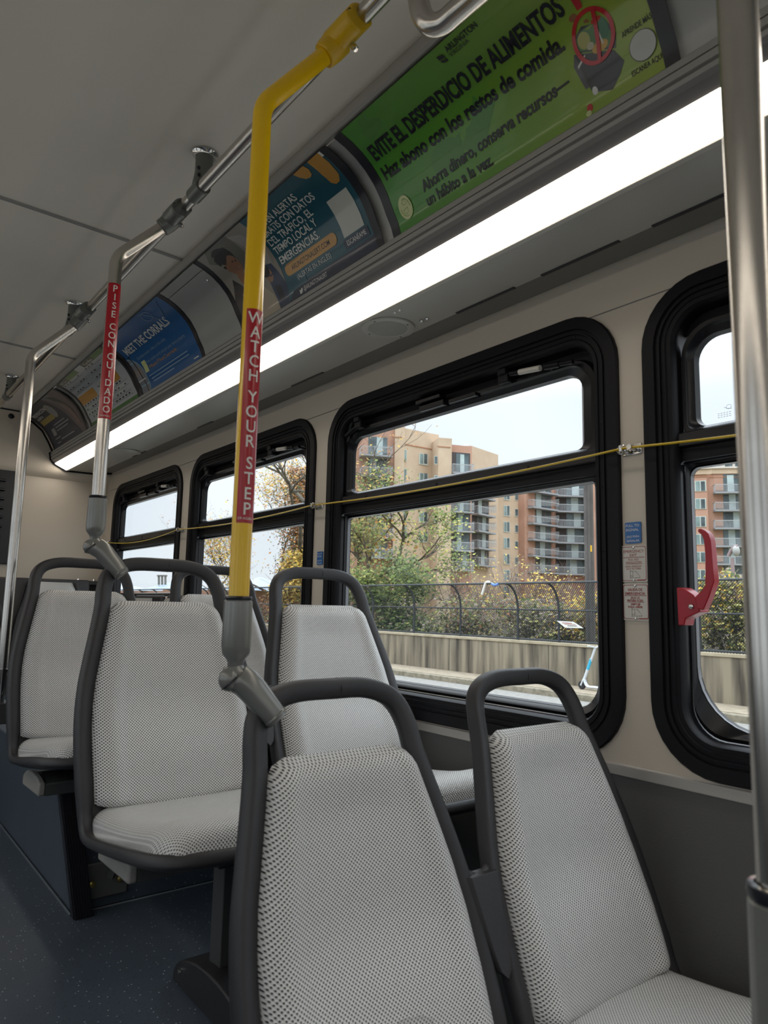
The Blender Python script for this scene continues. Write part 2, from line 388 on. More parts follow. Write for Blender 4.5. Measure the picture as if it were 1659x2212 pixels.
# side coving: cross-section in (x, z), swept along the bus
def mirror_x(x): return 2*xc0-x
def sweep(name, pts, mt, y0, y1, left=False, **k):
    b = MB(); P = [((mirror_x(x) if left else x), z) for x, z in pts]
    b.loft([[(x, y, z) for x, z in P] for y in (y0, y1)], mt, closed=False); return b.build(name, fix=False, ang=20, **k)
SEC = [(1.034, .914), (1.0245, .940), (1.009, .965), (.9905, 1.000), (.968, 1.031), (.940, 1.057), (.909, 1.077), (.880, 1.090), (.846, 1.100)]
for left in (False, True):
    side = 'left' if left else 'right'
    sweep('wall_%s' % side, [(x+0.010, z+0.006) for x, z in SEC], M['adback'], YF, YR, left, kind='structure')
    sweep('trim_4', [(.846+0.008, 1.108), (.838, 1.102), (.832, 1.106), (.829, 1.128), (.838, ZC+0.004)], M['alu_grey'], YF, YR, left, kind='structure')
    sweep('trim_5', [(1.040, .920), (1.030, .910), (1.021, .902), (1.021, .889), (1.028, .889), (1.028, .886), (1.021, .886), (1.022, .874), (1.030, .873), (1.030, .868), (1.024, .867), (1.026, .860)], M['alu_grey'], YF, YR, left, kind='structure')
    sweep('trim_6', [(1.026, .860), (1.030, .850), (1.0505, .8375), (1.056, .842)], M['alu_dark'], YF, YR, left, kind='structure')
    sweep('wall_%s' % side, [(1.118, .812), (1.1235, .801), (1.134, .7985), (1.140, .803), (1.298, .8065)], M['cove'], YF, YR, left, kind='structure')
    sweep('trim_12', [(1.298, .8065), (1.300, .8165), (1.395, .8225), (1.40, .822)], M['cove_dark'], YF, YR, left, kind='structure')
# end board of the coving at the rear: thin black edge
b = MB(); edge = [(.838, 1.13), (.846, 1.10), (.909, 1.077), (.968, 1.031), (1.009, .965), (1.034, .914), (1.020, .900), (1.027, .872), (1.027, .864), (1.051, .837), (1.123, .802), (1.298, .806), (1.40, .822)]
b.tube([(x-0.004, YR-0.006, z-0.004) for x, z in edge], 0.006, M['black'], n=6); struct(b, 'trim_7')

# LED light line
b = MB(); L = [(1.0505, .8385), (1.053, .832), (1.085, .8165), (1.119, .8015), (1.1235, .804)]
b.loft([[(x, y, z) for x, z in L] for y in (YF, YR-0.01)], M['led'], closed=False)
b.build('strip_light', label='long bright white led light strip along the ceiling coving above the windows', cat='ceiling light', fix=False)
b = MB(); b.loft([[(mirror_x(x), y, z) for x, z in L] for y in (YF, YR-0.01)], M['led'], closed=False)
b.build('strip_light', label='opposite led light strip along the coving on the far side of the aisle', cat='ceiling light', fix=False)

# black ventilation slots in the cove crease
for a, c in ((.839, 1.055), (.56, .761), (1.14, 1.35), (2.014, 2.226), (2.91, 3.07), (3.75, 3.95)):
    b = MB(); P = []
    for j in range(9):
        t = pi/2+pi*j/8; P.append((a+0.006+0.006*cos(t)*1.0, 0.0))
    b.box2((1.290, a, .8035), (1.2995, c, .8062), M['ink']); struct(b, 'trim_8', bevel=0.001)

# side wall with rounded window holes
def sqdir(a):
    c, s_ = cos(a), sin(a); k = max(abs(c), abs(s_)); return c/k, s_/k
def wall_cells(mb, x, wins, z0, z1, mt, yb0, yb1, ztop=.722, zbot=-.322, R=.135, inset=0.012):
    edges = [yb0]+[(wins[i][1]+wins[i+1][0])/2 for i in range(len(wins)-1)]+[yb1]
    for (a, c), e0, e1 in zip(wins, edges, edges[1:]):
        y0, y1, zz0, zz1 = a+inset, c-inset, zbot+inset, ztop-inset
        inner = rrect(y0, y1, zz0, zz1, R, 8); outer = []; n = 8
        for (cy_, cz_, a0) in ((e1, z0, -pi/2), (e1, z1, 0), (e0, z1, pi/2), (e0, z0, pi)):
            ccy = y1-R if cy_ == e1 else y0+R; ccz = zz0+R if cz_ == z0 else zz1-R
            for j in range(n+1):
                dy, dz = sqdir(a0+pi/2*j/n); outer.append((ccy+dy*abs(cy_-ccy), ccz+dz*abs(cz_-ccz)))
        mb.loft([[(x, p[0], p[1]) for p in outer], [(x, p[0], p[1]) for p in inner], [(x+math.copysign(0.07, x), p[0], p[1]) for p in inner]], mt, closed=True)
WINS = [(-5.35, -4.20), (-4.10, -2.93), (-2.85, -1.68), (-1.60, -.43), (-.35, .854), (.917, 2.119), (2.205, 3.356), (3.462, 4.56)]
b = MB(); wall_cells(b, XW, WINS, -.326, .823, M['beige'], YF, YR+0.1); struct(b, 'wall_right', fix=False)
b = MB(); wall_cells(b, XL, WINS, -.326, .823, M['beige'], YF, YR+0.1); struct(b, 'wall_left', fix=False)
b = MB(); b.box2((XW+0.001, YF, FLOOR_LOW), (XW+0.05, YR+0.1, -.33), M['lower_grey']); struct(b, 'wall_right')
b = MB(); b.box2((XL-0.05, YF, FLOOR_LOW), (XL-0.001, YR+0.1, -.33), M['lower_grey']); struct(b, 'wall_left')
b = MB(); b.box2((XW-0.006, YF, -.350), (XW+0.001, YR, -.3265), M['trim_alu']); struct(b, 'trim_9', bevel=0.002)
b = MB(); b.box2((XW-0.0012, YF, .7065), (XW+0.0003, YR, .7090), M['alu_dark']); struct(b, 'trim_10')   # panel joint
# roof outside, so daylight only comes in through the windows
b = MB(); b.box2((XL-0.1, YF, ZC+0.12), (XW+0.1, YR+0.15, ZC+0.18), M['alu_dark']); struct(b, 'ceiling')
b = MB()
for x in (XL-0.08, XW+0.03): b.box2((x, YF, .826), (x+0.05, YR+0.15, ZC+0.12), M['alu_dark'])
struct(b, 'wall_right')
# front bulkhead with windscreen opening
b = MB(); y = YF
b.box2((XL-.05, y-.05, FLOOR_LOW), (XW+.05, y, -.35), M['lower_grey']); b.box2((XL-.05, y-.05, .75), (XW+.05, y, ZC+.18), M['beige'])
b.box2((XL-.05, y-.05, -.35), (XL+.15, y, .75), M['beige']); b.box2((XW-.15, y-.05, -.35), (XW+.05, y, .75), M['beige']); struct(b, 'wall_front')

# rear wall: upper fascia, lower recessed panel, dark louvred panel, ledge
b = MB()
P = [(YR, ZC+0.04), (YR, .84), (YR+.004, .80), (YR+.02, .772), (YR+.05, .757), (YR+.06, .75), (YR+.06, .12)]
b.loft([[(x, q[0], q[1]) for q in P] for x in (XL, XW+0.03)], M['beige'], closed=False)
b.loft([[(x, YR+.058, z) for z in (.12, FLOOR_LOW)] for x in (XL, XW+0.03)], M['lower_grey'], closed=False)
struct(b, 'wall_rear', fix=False)
b = MB(); b.box2((XL, YR-0.002, ZC-.008), (.842, YR+0.01, ZC+0.001), M['ink']); struct(b, 'trim_11')
lv = thing('ventilation_panel', 'black louvred panel on the rear wall at the left edge', 'vent panel', (0.2, YR+.05, .2))
b = MB(); b.box2((-.55, YR+.035, .205), (.862, YR+.06, .772), mat('black panel', (0.016, 0.018, 0.022), 0.5, bump=0.1)); b.build('panel', lv, bevel=0.004)
for k in range(7):
    b = MB(); z = .70-.055*k; b.tube([(-.35, YR+.032, z), (.795, YR+.032, z)], 0.019, M['ink'], n=10, rb=0.009); b.build('louvre', lv)
b = MB(); b.lathe([(0, .016), (.004, .016), (.006, .012)], (onY(24, 899, YR).x, YR, onY(24, 899, YR).z), M['ink'], axis=(0, -1, 0)); b.build('round_vent_cap', label='small round black dot on the rear fascia near the ceiling', cat='sensor')
ld = thing('rear_shelf', 'black ledge across the rear wall behind the rear bench', 'shelf', (.2, YR, .1))
b = MB(); b.box2((XL+.02, YR-.06, .095), (XW-.01, YR+.058, .122), M['plastic_dk']); b.build('ledge', ld, bevel=0.006)
for px in (62, 168, 203):
    p = onY(px, 1252, YR-.04); b = MB(); b.lathe([(0, .009), (.012, .008), (.016, .004)], (p.x, YR-.04, .122), M['chrome'], n=10); b.build('bolt', ld)

# speaker in the cove and blank cover further back
ZP = .8035
def disc_uv(mb, c, r, z, mt, n=40):
    vs = [(c[0], c[1], z)]+[(c[0]+r*cos(2*pi*j/n), c[1]+r*sin(2*pi*j/n), z) for j in range(n)]
    mb.add(vs, [(0, 1+(j+1) % n, 1+j) for j in range(n)], mt, [(p[0], p[1]) for p in vs])
sp = thing('speaker', 'round perforated speaker in the coving above the nearest full window', 'speaker', (1.213, 1.55, ZP))
b = MB(); c = (1.213, 1.55)
b.lathe([(0, .078), (-.004, .077), (-.0055, .073), (-.0055, .060), (-.003, .057), (-.003, .02)], (c[0], c[1], ZP), M['cove'], n=48, caps=False); b.build('rim', sp, fix=False)
b = MB(); disc_uv(b, c, .058, ZP-.0035, M['grille']); b.build('grille', sp, fix=False)
for j in range(4):
    a = pi/4*0+pi/2*j+.3; b = MB(); b.lathe([(0, .003), (-.0015, .0025)], (c[0]+.067*cos(a), c[1]+.067*sin(a), ZP-.0055), M['alu_dark'], n=8); b.build('screw', sp)
b = MB(); b.lathe([(0, .080), (-.003, .079), (-.004, .075), (-.004, .001)], (1.213, 3.83, ZP), M['cove'], n=40); b.build('cover_plate', label='plain round cover plate in the coving above the rearmost window', cat='cover plate', fix=False)
for i, (px, py, lb) in enumerate(((852, 675, 'left rivet of the pair between strip light and speaker'), (862, 670, 'right rivet of the pair between strip light and speaker'), (910.5, 694, 'left rivet of the pair right of the speaker'), (922, 689, 'right rivet of the pair right of the speaker'))):
    p = onZ(px, py, ZP); b = MB(); b.lathe([(0, .006), (-.002, .0055), (-.0035, .003)], (p.x, p.y, ZP), M['chrome'], n=14)
    b.build('rivet', label='small domed steel ' + lb, cat='rivet', group='rivets in the coving beside the speaker')
# ---------------------------------------------------------------- windows
ZT, ZB = .722, -.322
def rl(y0, y1, z0, z1, r, x, rs=None, n=8): return [(x, p[0], p[1]) for p in rrect(y0, y1, z0, z1, r, n, rs)]
def window(idx, y0, y1, iL=.10, iR=.075, detail=True, bar=False, big=False):
    """iL: inset of the glass at the end nearer the camera (low y), iR: at the far end"""
    def O(d, x, r=None): return rl(y0+d, y1-d, ZB+d, ZT-d, max(.02, .14-d if r is None else r), x)
    b = MB(); s = [(0, 1.401), (0, 1.392), (.003, 1.389), (.030, 1.389), (.032, 1.395), (.038, 1.395), (.039, 1.391), (.043, 1.391), (.044, 1.396), (.054, 1.396), (.055, 1.393), (.0565, 1.396), (.066, 1.396), (.070, 1.402), (.072, 1.412)]
    b.loft([O(d, x) for d, x in s], M['black']); b.loft([O(.072, 1.412), O(.074, 1.452)], M['black_gloss'])
    fr = b.build('window_%d' % idx, kind='structure', ang=30)
    # lower light
    b = MB(); g0, g1, h0, h1 = y0+iL, y1-iR, -.226, .309
    lowr = (.12, .02, .02, .12) if big else (.07, .012, .012, .07)
    outer = rl(y0+.074, y1-.074, ZB+.074, .330, .06, 1.430, rs=(.066, .01, .01, .066))
    b.loft([outer, rl(y0+.080, y1-.076, ZB+.082, .325, .06, 1.425, rs=(.07, .012, .012, .07)), rl(g0-.004, g1+.001, h0-.004, h1+.004, .05, 1.436, rs=lowr), rl(g0, g1, h0, h1, .05, 1.452, rs=lowr)], M['black_gloss'])
    b.build('lower_sash', fr, ang=30)
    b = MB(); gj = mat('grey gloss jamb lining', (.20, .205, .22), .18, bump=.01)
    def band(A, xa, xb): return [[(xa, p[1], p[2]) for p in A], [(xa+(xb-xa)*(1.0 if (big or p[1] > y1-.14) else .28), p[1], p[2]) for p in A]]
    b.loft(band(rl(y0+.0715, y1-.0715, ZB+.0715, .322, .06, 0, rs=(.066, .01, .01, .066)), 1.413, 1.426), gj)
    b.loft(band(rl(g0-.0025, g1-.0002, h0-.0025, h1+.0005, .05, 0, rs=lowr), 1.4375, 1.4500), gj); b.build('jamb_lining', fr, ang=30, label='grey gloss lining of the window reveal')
    b = MB(); b.add([(1.452, g0-.01, h0-.01), (1.452, g1+.01, h0-.01), (1.452, g1+.01, h1+.01), (1.452, g0-.01, h1+.01)], [(0, 1, 2, 3)], M['glass']); b.build('glass_pane', fr, smooth=False)
    # middle bar
    b = MB(); b.box2((1.420, y0+.068, .318), (1.452, y1-.068, .372), M['black']); b.box2((1.408, y0+.060, .352), (1.445, y1-.060, .384), M['black_gloss'])
    b.build('transom_bar', fr, bevel=.003)
    # vent sash
    u0, u1, t0, t1 = y0+iL+.027, y1-iR-.022, .399, .590
    b = MB(); b.loft([rl(y0+.074, y1-.074, .376, .624, .05, 1.432, rs=(.01, .066, .066, .01)), rl(y0+.078, y1-.078, .380, .620, .05, 1.420, rs=(.02, .07, .07, .02)), rl(y0+.092, y1-.086, .388, .612, .05, 1.420, rs=(.02, .07, .07, .02)), rl(y0+.096, y1-.090, .391, .608, .05, 1.428, rs=(.02, .068, .068, .02)), rl(u0-.003, u1+.003, t0-.003, t1+.003, .03, 1.434, rs=(.022, .052, .052, .022)), rl(u0, u1, t0, t1, .03, 1.450, rs=(.020, .050, .050, .020))], M['black_gloss'])
    b.build('vent_sash', fr, ang=30)
    b = MB(); b.add([(1.448, u0-.01, t0-.01), (1.448, u1+.01, t0-.01), (1.448, u1+.01, t1+.01), (1.448, u0-.01, t1+.01)], [(0, 1, 2, 3)], M['glass']); b.build('glass_pane', fr, smooth=False)
    b = MB(); b.box2((1.440, y0+.07, .604), (1.455, y1-.07, .655), M['black']); b.build('head_panel', fr)
    if bar:
        b = MB(); b.tube([(1.43, g1-.02, .058), (1.43, g1-.05, .040), (1.43, g0, .040)], .011, M['black_gloss'], n=8); b.build('guard_bar', fr)
    if detail:
        cyl = []
        for yy, lab in ((y0+.36, True), (y1-.17, False)):
            b = MB(); b.box2((1.398, yy-.018, .612), (1.432, yy+.018, .640), M['black']); b.box2((1.392, yy-.015, .634), (1.41, yy+.015, .652), M['black']); b.build('hinge_block', fr, bevel=.003)
        b = MB(); c0 = Vector((1.402, y0+.335, .632)); c1 = Vector((1.402, y0+.13, .612))
        b.tube([c0, c0.lerp(c1, .16)], .007, M['black'], n=10); b.tube([c0.lerp(c1, .58), c1], .006, M['black'], n=10); ds = b.build('damper', fr)
        b = MB(); b.tube([c0.lerp(c1, .16), c0.lerp(c1, .50)], .0078, M['offwhite'], n=14); b.tube([c0.lerp(c1, .58), c0.lerp(c1, .80)], .0085, M['black'], n=10); b.build('white_label_sleeve', ds)
        b = MB(); b.tube([(1.41, y1-.17, .628), (1.41, y1-.09, .600)], .008, M['black'], n=10); b.build('damper', fr)
        ym = (y0+y1)/2+.06
        b = MB(); b.box2((1.396, ym-.05, .628), (1.425, ym+.06, .640), M['black_gloss']); b.box2((1.402, ym-.06, .604), (1.428, ym+.05, .622), M['black_gloss']); b.box2((1.405, ym-.19, .604), (1.428, ym-.08, .616), M['black_gloss']); b.build('latch', fr, bevel=.002)
        for d_, zz in ((.038, None),):
            for k in range(6):
                t = y0+.12+(y1-y0-.24)*k/5
                b = MB(); b.lathe([(0, .0045), (-.002, .004), (-.003, .001)], (1.397, t, ZT-.049), M['black'], axis=(1, 0, 0), n=10); b.build('screw', fr)
            for k in range(5):
                t = -.16+.15*k
                for yy in (y0+.049, y1-.049):
                    b = MB(); b.lathe([(0, .0045), (-.002, .004), (-.003, .001)], (1.397, yy, t), M['black'], axis=(1, 0, 0), n=10); b.build('screw', fr)
            for k in range(3):
                b = MB(); b.lathe([(0, .0055), (-.003, .005), (-.004, .001)], (1.410, y0+.28+(y1-y0-.5)*k/2, .367), M['black'], axis=(1, 0, 0), n=10); b.build('screw', fr)
    return fr
wn = {}
for i, (a, c) in enumerate([WINS[4], WINS[5], WINS[6], WINS[7]]):
    wn[i] = window(i+1, a, c, iL=.10, iR=(.080 if i == 0 else (.075 if i == 1 else (.062 if i == 2 else .045))), detail=(i > 0), bar=(i == 3), big=(i == 0))
def plain_window(idx, x, y0, y1):
    b = MB(); sg = 1 if x > 0 else -1
    def Lp(d, xx, r): return [(xx, p[0], p[1]) for p in rrect(y0+d, y1-d, ZB+d, ZT-d, r)]
    b.loft([Lp(0, x, .14), Lp(.0, x-.01*sg, .14), Lp(.07, x-.01*sg, .08), Lp(.09, x+.05*sg, .06)], M['black']); b.box2((x, y0+.06, .32), (x+.05*sg, y1-.06, .39), M['black'])
    f = b.build('window_%d' % idx, kind='structure')
    b = MB(); b.add([(x+.05*sg, y0+.08, ZB+.08), (x+.05*sg, y1-.08, ZB+.08), (x+.05*sg, y1-.08, ZT-.08), (x+.05*sg, y0+.08, ZT-.08)], [(0, 1, 2, 3)], M['glass']); b.build('glass_pane', f, smooth=False)
k = 5
for a, c in WINS[:4]: plain_window(k, XW, a, c); k += 1
for a, c in WINS: plain_window(k, XL, a, c); k += 1

# maker's etching on the vent glass beside the red lever
e0 = onX(1570, 880, 1.446); b = MB(); gm = mat('grey etching', (0.25, 0.25, 0.32), 0.6)
b.tube([(1.4465, e0.y-.004+.0055*cos(a*pi/10), e0.z+.001+.0045*sin(a*pi/10)) for a in range(20)], .00035, gm, n=4, closed=True)
b.tube([(1.4465, e0.y-.010, e0.z-.004), (1.4465, e0.y, e0.z-.002), (1.4465, e0.y+.006, e0.z+.002)], .0004, gm, n=4)
for j in range(3):
    for q in range(5): b.box2((1.4464, e0.y-.008+.006*q, e0.z-.0105-.0042*j), (1.4468, e0.y-.004+.006*q, e0.z-.0097-.0042*j), gm)
b.build('etched_mark', wn[0])

# pull cord with its wall clips
CL = [(-.42, .352), (.889, .363), (2.174, .363), (3.434, .365), (4.57, .366)]
pts = []
for (ya, za), (yb, zb), sag in zip(CL, CL[1:], (.022, .014, .016, .030)):
    for j in range(12):
        t = j/12; pts.append((1.372, ya+(yb-ya)*t, za+(zb-za)*t-4*sag*t*(1-t)))
pts.append((1.372, CL[-1][0], CL[-1][1]))
b = MB(); b.tube(pts, .0026, M['cord'], n=8); b.build('pull_cord', label='thin yellow pull cord strung along all the windows', cat='cord')
for (y, z), where in zip(CL, ('out of view', 'on the beige pillar beside the red lever window', 'on the pillar behind the yellow pole side', 'on the pillar between the two rearmost windows', 'in the rear corner')):
    if y < 0: continue
    t = thing('cord_clip', 'chrome wire clip holding the yellow cord ' + where, 'clip', (1.39, y, z-.01), group='chrome cord clips on the window pillars')
    b = MB(); b.box2((1.3965, y-.026, z-.012), (1.3995, y+.022, z+.012), M['chrome']); b.build('base_plate', t, bevel=.004)
    b = MB(); b.tube([(1.38, y+.014+.010*cos(a*pi/6), z+.010*sin(a*pi/6)) for a in range(12)], .0022, M['chrome'], n=6, closed=True); b.build('wire_loop', t)
    b = MB(); b.lathe([(-.02, .006), (0, .007), (.012, .005)], (1.386, y-.014, z), M['chrome'], axis=(1, 0, 0), n=12); b.build('screw', t)
    b = MB(); b.box2((1.368, y+.006, z-.008), (1.397, y+.014, z+.008), M['chrome']); b.build('hook', t, bevel=.002)

# signs on the pillar
def wall_text(mb, s, ya, yb, z, cap, mt, x=1.3955, bold=0.0):
    # the reader faces +x, so text runs towards -y
    vs, fs = textfit(s, -ya, -yb, z, cap, bold=bold); mb.add([(x, -p[0], p[1]) for p in vs], fs, mt)
def sign_card(name, label, cat, ya, yb, z0, z1, mt, border=None, r=.005):
    t = thing(name, label, cat, (1.398, (ya+yb)/2, z0))
    b = MB(); P = rrect(yb, ya, z0, z1, r, 5); b.loft([[(1.3995, p[0], p[1]) for p in P], [(1.3965, p[0], p[1]) for p in P]], mt, cap1=True, cap0=True); b.build('plate', t)
    if border:
        d = .0028; A = rrect(yb+d, ya-d, z0+d, z1-d, r, 5); B = rrect(yb+d+.0012, ya-d-.0012, z0+d+.0012, z1-d-.0012, r, 5)
        b = MB(); b.loft([[(1.3962, p[0], p[1]) for p in A], [(1.3962, p[0], p[1]) for p in B]], border); b.build('border_line', t, fix=False)
    return t
def pull_sign(ya, yb, z0, z1, label):
    t = sign_card('signal_sign', label, 'sign', ya, yb, z0, z1, M['blue'], r=.003); h = z1-z0; w_ = ya-yb
    b = MB()
    for s, u0, u1, v, c in (('PULL TO', .06, .90, .78, .12), ('SIGNAL', .06, .88, .58, .12), ('JALE PARA', .10, .90, .27, .10), ('SEÑALAR', .10, .90, .07, .10)):
        wall_text(b, s, ya-w_*u0, ya-w_*u1, z0+h*v, h*c, M['white'], 1.396)
    b.build('lettering', t, label='white lettering', fix=False)
pull_sign(.909, .870, .152, .199, 'blue pull to signal sticker on the pillar above the emergency exit plates')
p1 = onX(686, 1192, 1.398); p2 = onX(700, 1232, 1.398); pull_sign(p1.y, p1.y-.036, p1.z-.048, p1.z, 'small blue pull to signal sticker on the pillar further back, above the near window seat')
def exit_plate(ya, yb, z0, z1, lines, label, bold):
    t = sign_card('emergency_plate', label, 'sign', ya, yb, z0, z1, M['offwhite'], M['dkred']); h = z1-z0; w_ = ya-yb
    b = MB()
    for s, u0, u1, v, c in lines: wall_text(b, s, ya-w_*u0, ya-w_*u1, z0+h*v, h*c, M['dkred'], 1.396, bold)
    for u0, u1, v in ((.10, .90, .665), (.20, .82, .49)): b.box2((1.3958, ya-w_*u0, z0+h*v), (1.3962, ya-w_*u1, z0+h*(v+.012)), M['dkred'])
    b.build('lettering', t, label='dark red lettering', fix=False)
    b = MB(); q = M['ink']; X_ = 1.3962
    for (a1, b1, a2, b2) in ((.36, .33, .36, .09), (.36, .30, .46, .30), (.46, .30, .46, .12), (.36, .12, .46, .12), (.36, .17, .46, .17), (.50, .12, .72, .12), (.72, .12, .70, .18)):
        b.tube([(X_, ya-w_*a1, z0+h*b1), (X_, ya-w_*a2, z0+h*b2)], .00028, q, n=4)
    b.tube([(X_, ya-w_*(.50+.18*sin(a)), z0+h*(.12+.18*cos(a))) for a in (0, .3, .6, .9, 1.2)], .00028, q, n=4)
    b.box2((1.3958, ya-w_*.62, z0+h*.05), (1.3962, ya-w_*.94, z0+h*.065), M['dkred'])
    b.build('pictogram', t, fix=False)
    for v in (.94, .05):
        b = MB(); b.lathe([(0, .0028), (-.0015, .0026), (-.0028, .001)], (1.3962, (ya+yb)/2, z0+h*v), M['chrome'], axis=(1, 0, 0), n=12); b.build('screw', t)
exit_plate(.922, .856, .0665, .1475, [('EMERGENCY', .12, .88, .80, .075), ('EXIT', .36, .62, .695, .075), ('PULL RED', .30, .68, .585, .05), ('HANDLE DOWN', .20, .78, .515, .05), ('PUSH WINDOW', .20, .78, .40, .05), ('OUT TO OPEN', .22, .76, .335, .05)], 'white emergency exit plate with red lettering, directly below the blue sticker', 0)
exit_plate(.920, .854, -.0165, .0635, [('SALIDA DE', .22, .76, .80, .07), ('EMERGENCIA', .12, .86, .695, .07), ('JALE LA', .32, .66, .585, .055), ('MANIJA ROJA', .20, .78, .515, .055), ('EMPUJE', .33, .68, .41, .055), ('PARA ABRIR', .22, .76, .335, .055)], 'white salida de emergencia plate with bold red lettering, lower of the two exit plates', .02)

# red emergency release lever
t = thing('emergency_lever', 'red emergency release lever on the frame of the right-hand window', 'lever', (1.39, .75, -.024))
AP = [(1513.6, 1144), (1520, 1143), (1529, 1147), (1536, 1154), (1541, 1168), (1543, 1188), (1546, 1225), (1549, 1257), (1538, 1290), (1526, 1318), (1513, 1316), (1507, 1290), (1523, 1275), (1529, 1264), (1529.5, 1225), (1528.5, 1188), (1526, 1166), (1521, 1156), (1514, 1150)]
b = MB(); P_ = [onX(px, py, 1.366) for px, py in AP]; b.prism([(p.y, p.z) for p in P_], 0, 1.354, 1.376, M['red_handle']); b.build('lever_arm', t, bevel=.002)
b = MB(); P_ = [onX(px, py, 1.386) for px, py in ((1471, 1270), (1484, 1270), (1507, 1285), (1518, 1300), (1522, 1322), (1491, 1336), (1488, 1351), (1475, 1351))]; b.prism([(p.y, p.z) for p in P_], 0, 1.368, 1.405, M['red_handle']); hb = b.build('mounting_block', t, bevel=.002)
b = MB(); b.lathe([(0, .005), (-.002, .005), (-.003, .003)], tuple(onX(1493, 1310, 1.367)), M['chrome'], axis=(1, 0, 0), n=14); b.build('screw', hb)
# ---------------------------------------------------------------- curved advertising cards in the coving
SARC = [0.0]
for (x0, z0), (x1, z1) in zip(SEC, SEC[1:]): SARC.append(SARC[-1]+sqrt((x1-x0)**2+(z1-z0)**2))
VMAX = SARC[-1]
def card_pt(u, v, Y0, off=0.0):
    """u along the bus towards the camera from the card's left edge at y=Y0, v up the curved panel"""
    v = max(-0.002, min(VMAX+0.002, v)); i = 0
    while i < len(SARC)-2 and v > SARC[i+1]: i += 1
    t = (v-SARC[i])/(SARC[i+1]-SARC[i]); (x0, z0), (x1, z1) = SEC[i], SEC[i+1]
    tx, tz = (x1-x0), (z1-z0); l = sqrt(tx*tx+tz*tz); nx, nz = -tz/l, tx/l
    if nx > 0: nx, nz = -nx, -nz
    return (x0+tx*t+nx*off, Y0-u, z0+tz*t+nz*off)
class Card:
    def __init__(s, Y0, W, name, label, base, back=True):
        s.Y0, s.W = Y0, W; s.t = thing(name, label, 'poster', (1.0, Y0-W/2, .914))
        b = MB(); vs = []; fs = []; N = 24
        for k in range(N+1):
            for u in (0, W): vs.append(card_pt(u, VMAX*k/N, Y0, .0010))
            for u in (W, 0): vs.append(card_pt(u, VMAX*k/N, Y0, .0003))
        loops = [vs[4*k:4*k+4] for k in range(N+1)]; b.loft(loops, base, True, True, True); b.build('card', s.t, fix=True)
        for a, c in ((-.027, .001), (W-.001, W+.026)):
            b = MB()
            loops = [[card_pt(a, VMAX*k/N, Y0, .0018), card_pt(c, VMAX*k/N, Y0, .0018), card_pt(c, VMAX*k/N, Y0, .0002), card_pt(a, VMAX*k/N, Y0, .0002)] for k in range(N+1)]
            b.loft(loops, M['ink'], True, True, True); b.build('end_strip', s.t, label='black end strip', fix=True)
        s.layer = 0
    def _put(s, mb, vs, fs, mt, off):
        vs, fs = slice2d(vs, fs); mb.add([card_pt(u, v, s.Y0, off) for u, v in vs], fs, mt)
    def text(s, items, name='text_line', off=.0022):
        for it in items:
            b = MB(); st, u0, u1, v, cap, mt = it[:6]; bold = it[6] if len(it) > 6 else 0; slope = it[7] if len(it) > 7 else 0
            vs, fs = textfit(st, u0, u1, v, cap, bold=bold)
            if slope: vs = [(x, y+slope*(x-u0)) for x, y in vs]
            s._put(b, vs, fs, mt, off); b.build(name, s.t, fix=False)
    def art(s, items, name='printed_picture', off=.0015):
        b = MB(); k = 0
        for poly, mt in items:
            s._put(b, poly, [tuple(range(len(poly)))], mt, off+k*.00003); k += 1
        b.build(name, s.t, fix=False)
def ell(cu, cv, ru, rv, n=28, rot=0.0): return [(cu+ru*cos(2*pi*j/n)*cos(rot)-rv*sin(2*pi*j/n)*sin(rot), cv+ru*cos(2*pi*j/n)*sin(rot)+rv*sin(2*pi*j/n)*cos(rot)) for j in range(n)]
def rct(u0, u1, v0, v1, r=0.0): return rrect(u0, u1, v0, v1, r, 5) if r else [(u0, v0), (u1, v0), (u1, v1), (u0, v1)]
def pm(name, col, rough=.3): return mat('print '+name, col, rough, bump=.01, coat=.25)

# green food waste card
def green():
    m = mat('print green gradient', (0.10, 0.30, 0.02), .3, coat=.25); t = m.node_tree; b = t.nodes['Principled BSDF']
    c = t.nodes.new('ShaderNodeTexCoord'); s_ = t.nodes.new('ShaderNodeSeparateXYZ'); t.links.new(c.outputs['Object'], s_.inputs[0])
    r = t.nodes.new('ShaderNodeValToRGB'); mr_ = t.nodes.new('ShaderNodeMapRange'); mr_.inputs[1].default_value = .36; mr_.inputs[2].default_value = -.36
    t.links.new(s_.outputs[1], mr_.inputs[0]); t.links.new(mr_.outputs[0], r.inputs[0])
    r.color_ramp.elements[0].color = (.060, .27, .022, 1); r.color_ramp.elements[1].color = (.33, .42, .05, 1)
    x = r.color_ramp.elements.new(.45); x.color = (.12, .32, .022, 1)
    t.links.new(r.outputs[0], b.inputs['Base Color']); return m
g = Card(1.278, .705, 'poster', 'large green poster about food waste in Spanish, nearest the camera', green())
K = M['ink']; shade = pm('leaf tint', (.075, .25, .03)); red = pm('red', (.55, .02, .03)); dk = pm('bin grey', (.035, .035, .04)); dk2 = pm('bin grey light', (.09, .09, .10)); cream = pm('cream', (.62, .66, .30)); W_ = M['white']
art = [(ell(.06, .235, .020, .018), shade), (ell(.085, .24, .022, .016), shade), ([(.045, .255), (.075, .25), (.09, .27), (.06, .272)], shade),
       (ell(.21, .09, .05, .034), shade), ([(.25, .09), (.30, .12), (.33, .16), (.345, .13), (.37, .125), (.345, .10), (.32, .07), (.28, .06)], shade)]
for k in range(5): art.append(([(.17+.03*k, .06), (.185+.03*k, .06), (.20+.03*k, .115), (.19+.03*k, .115)], shade))
g.art(art, 'background_pattern', .0013)
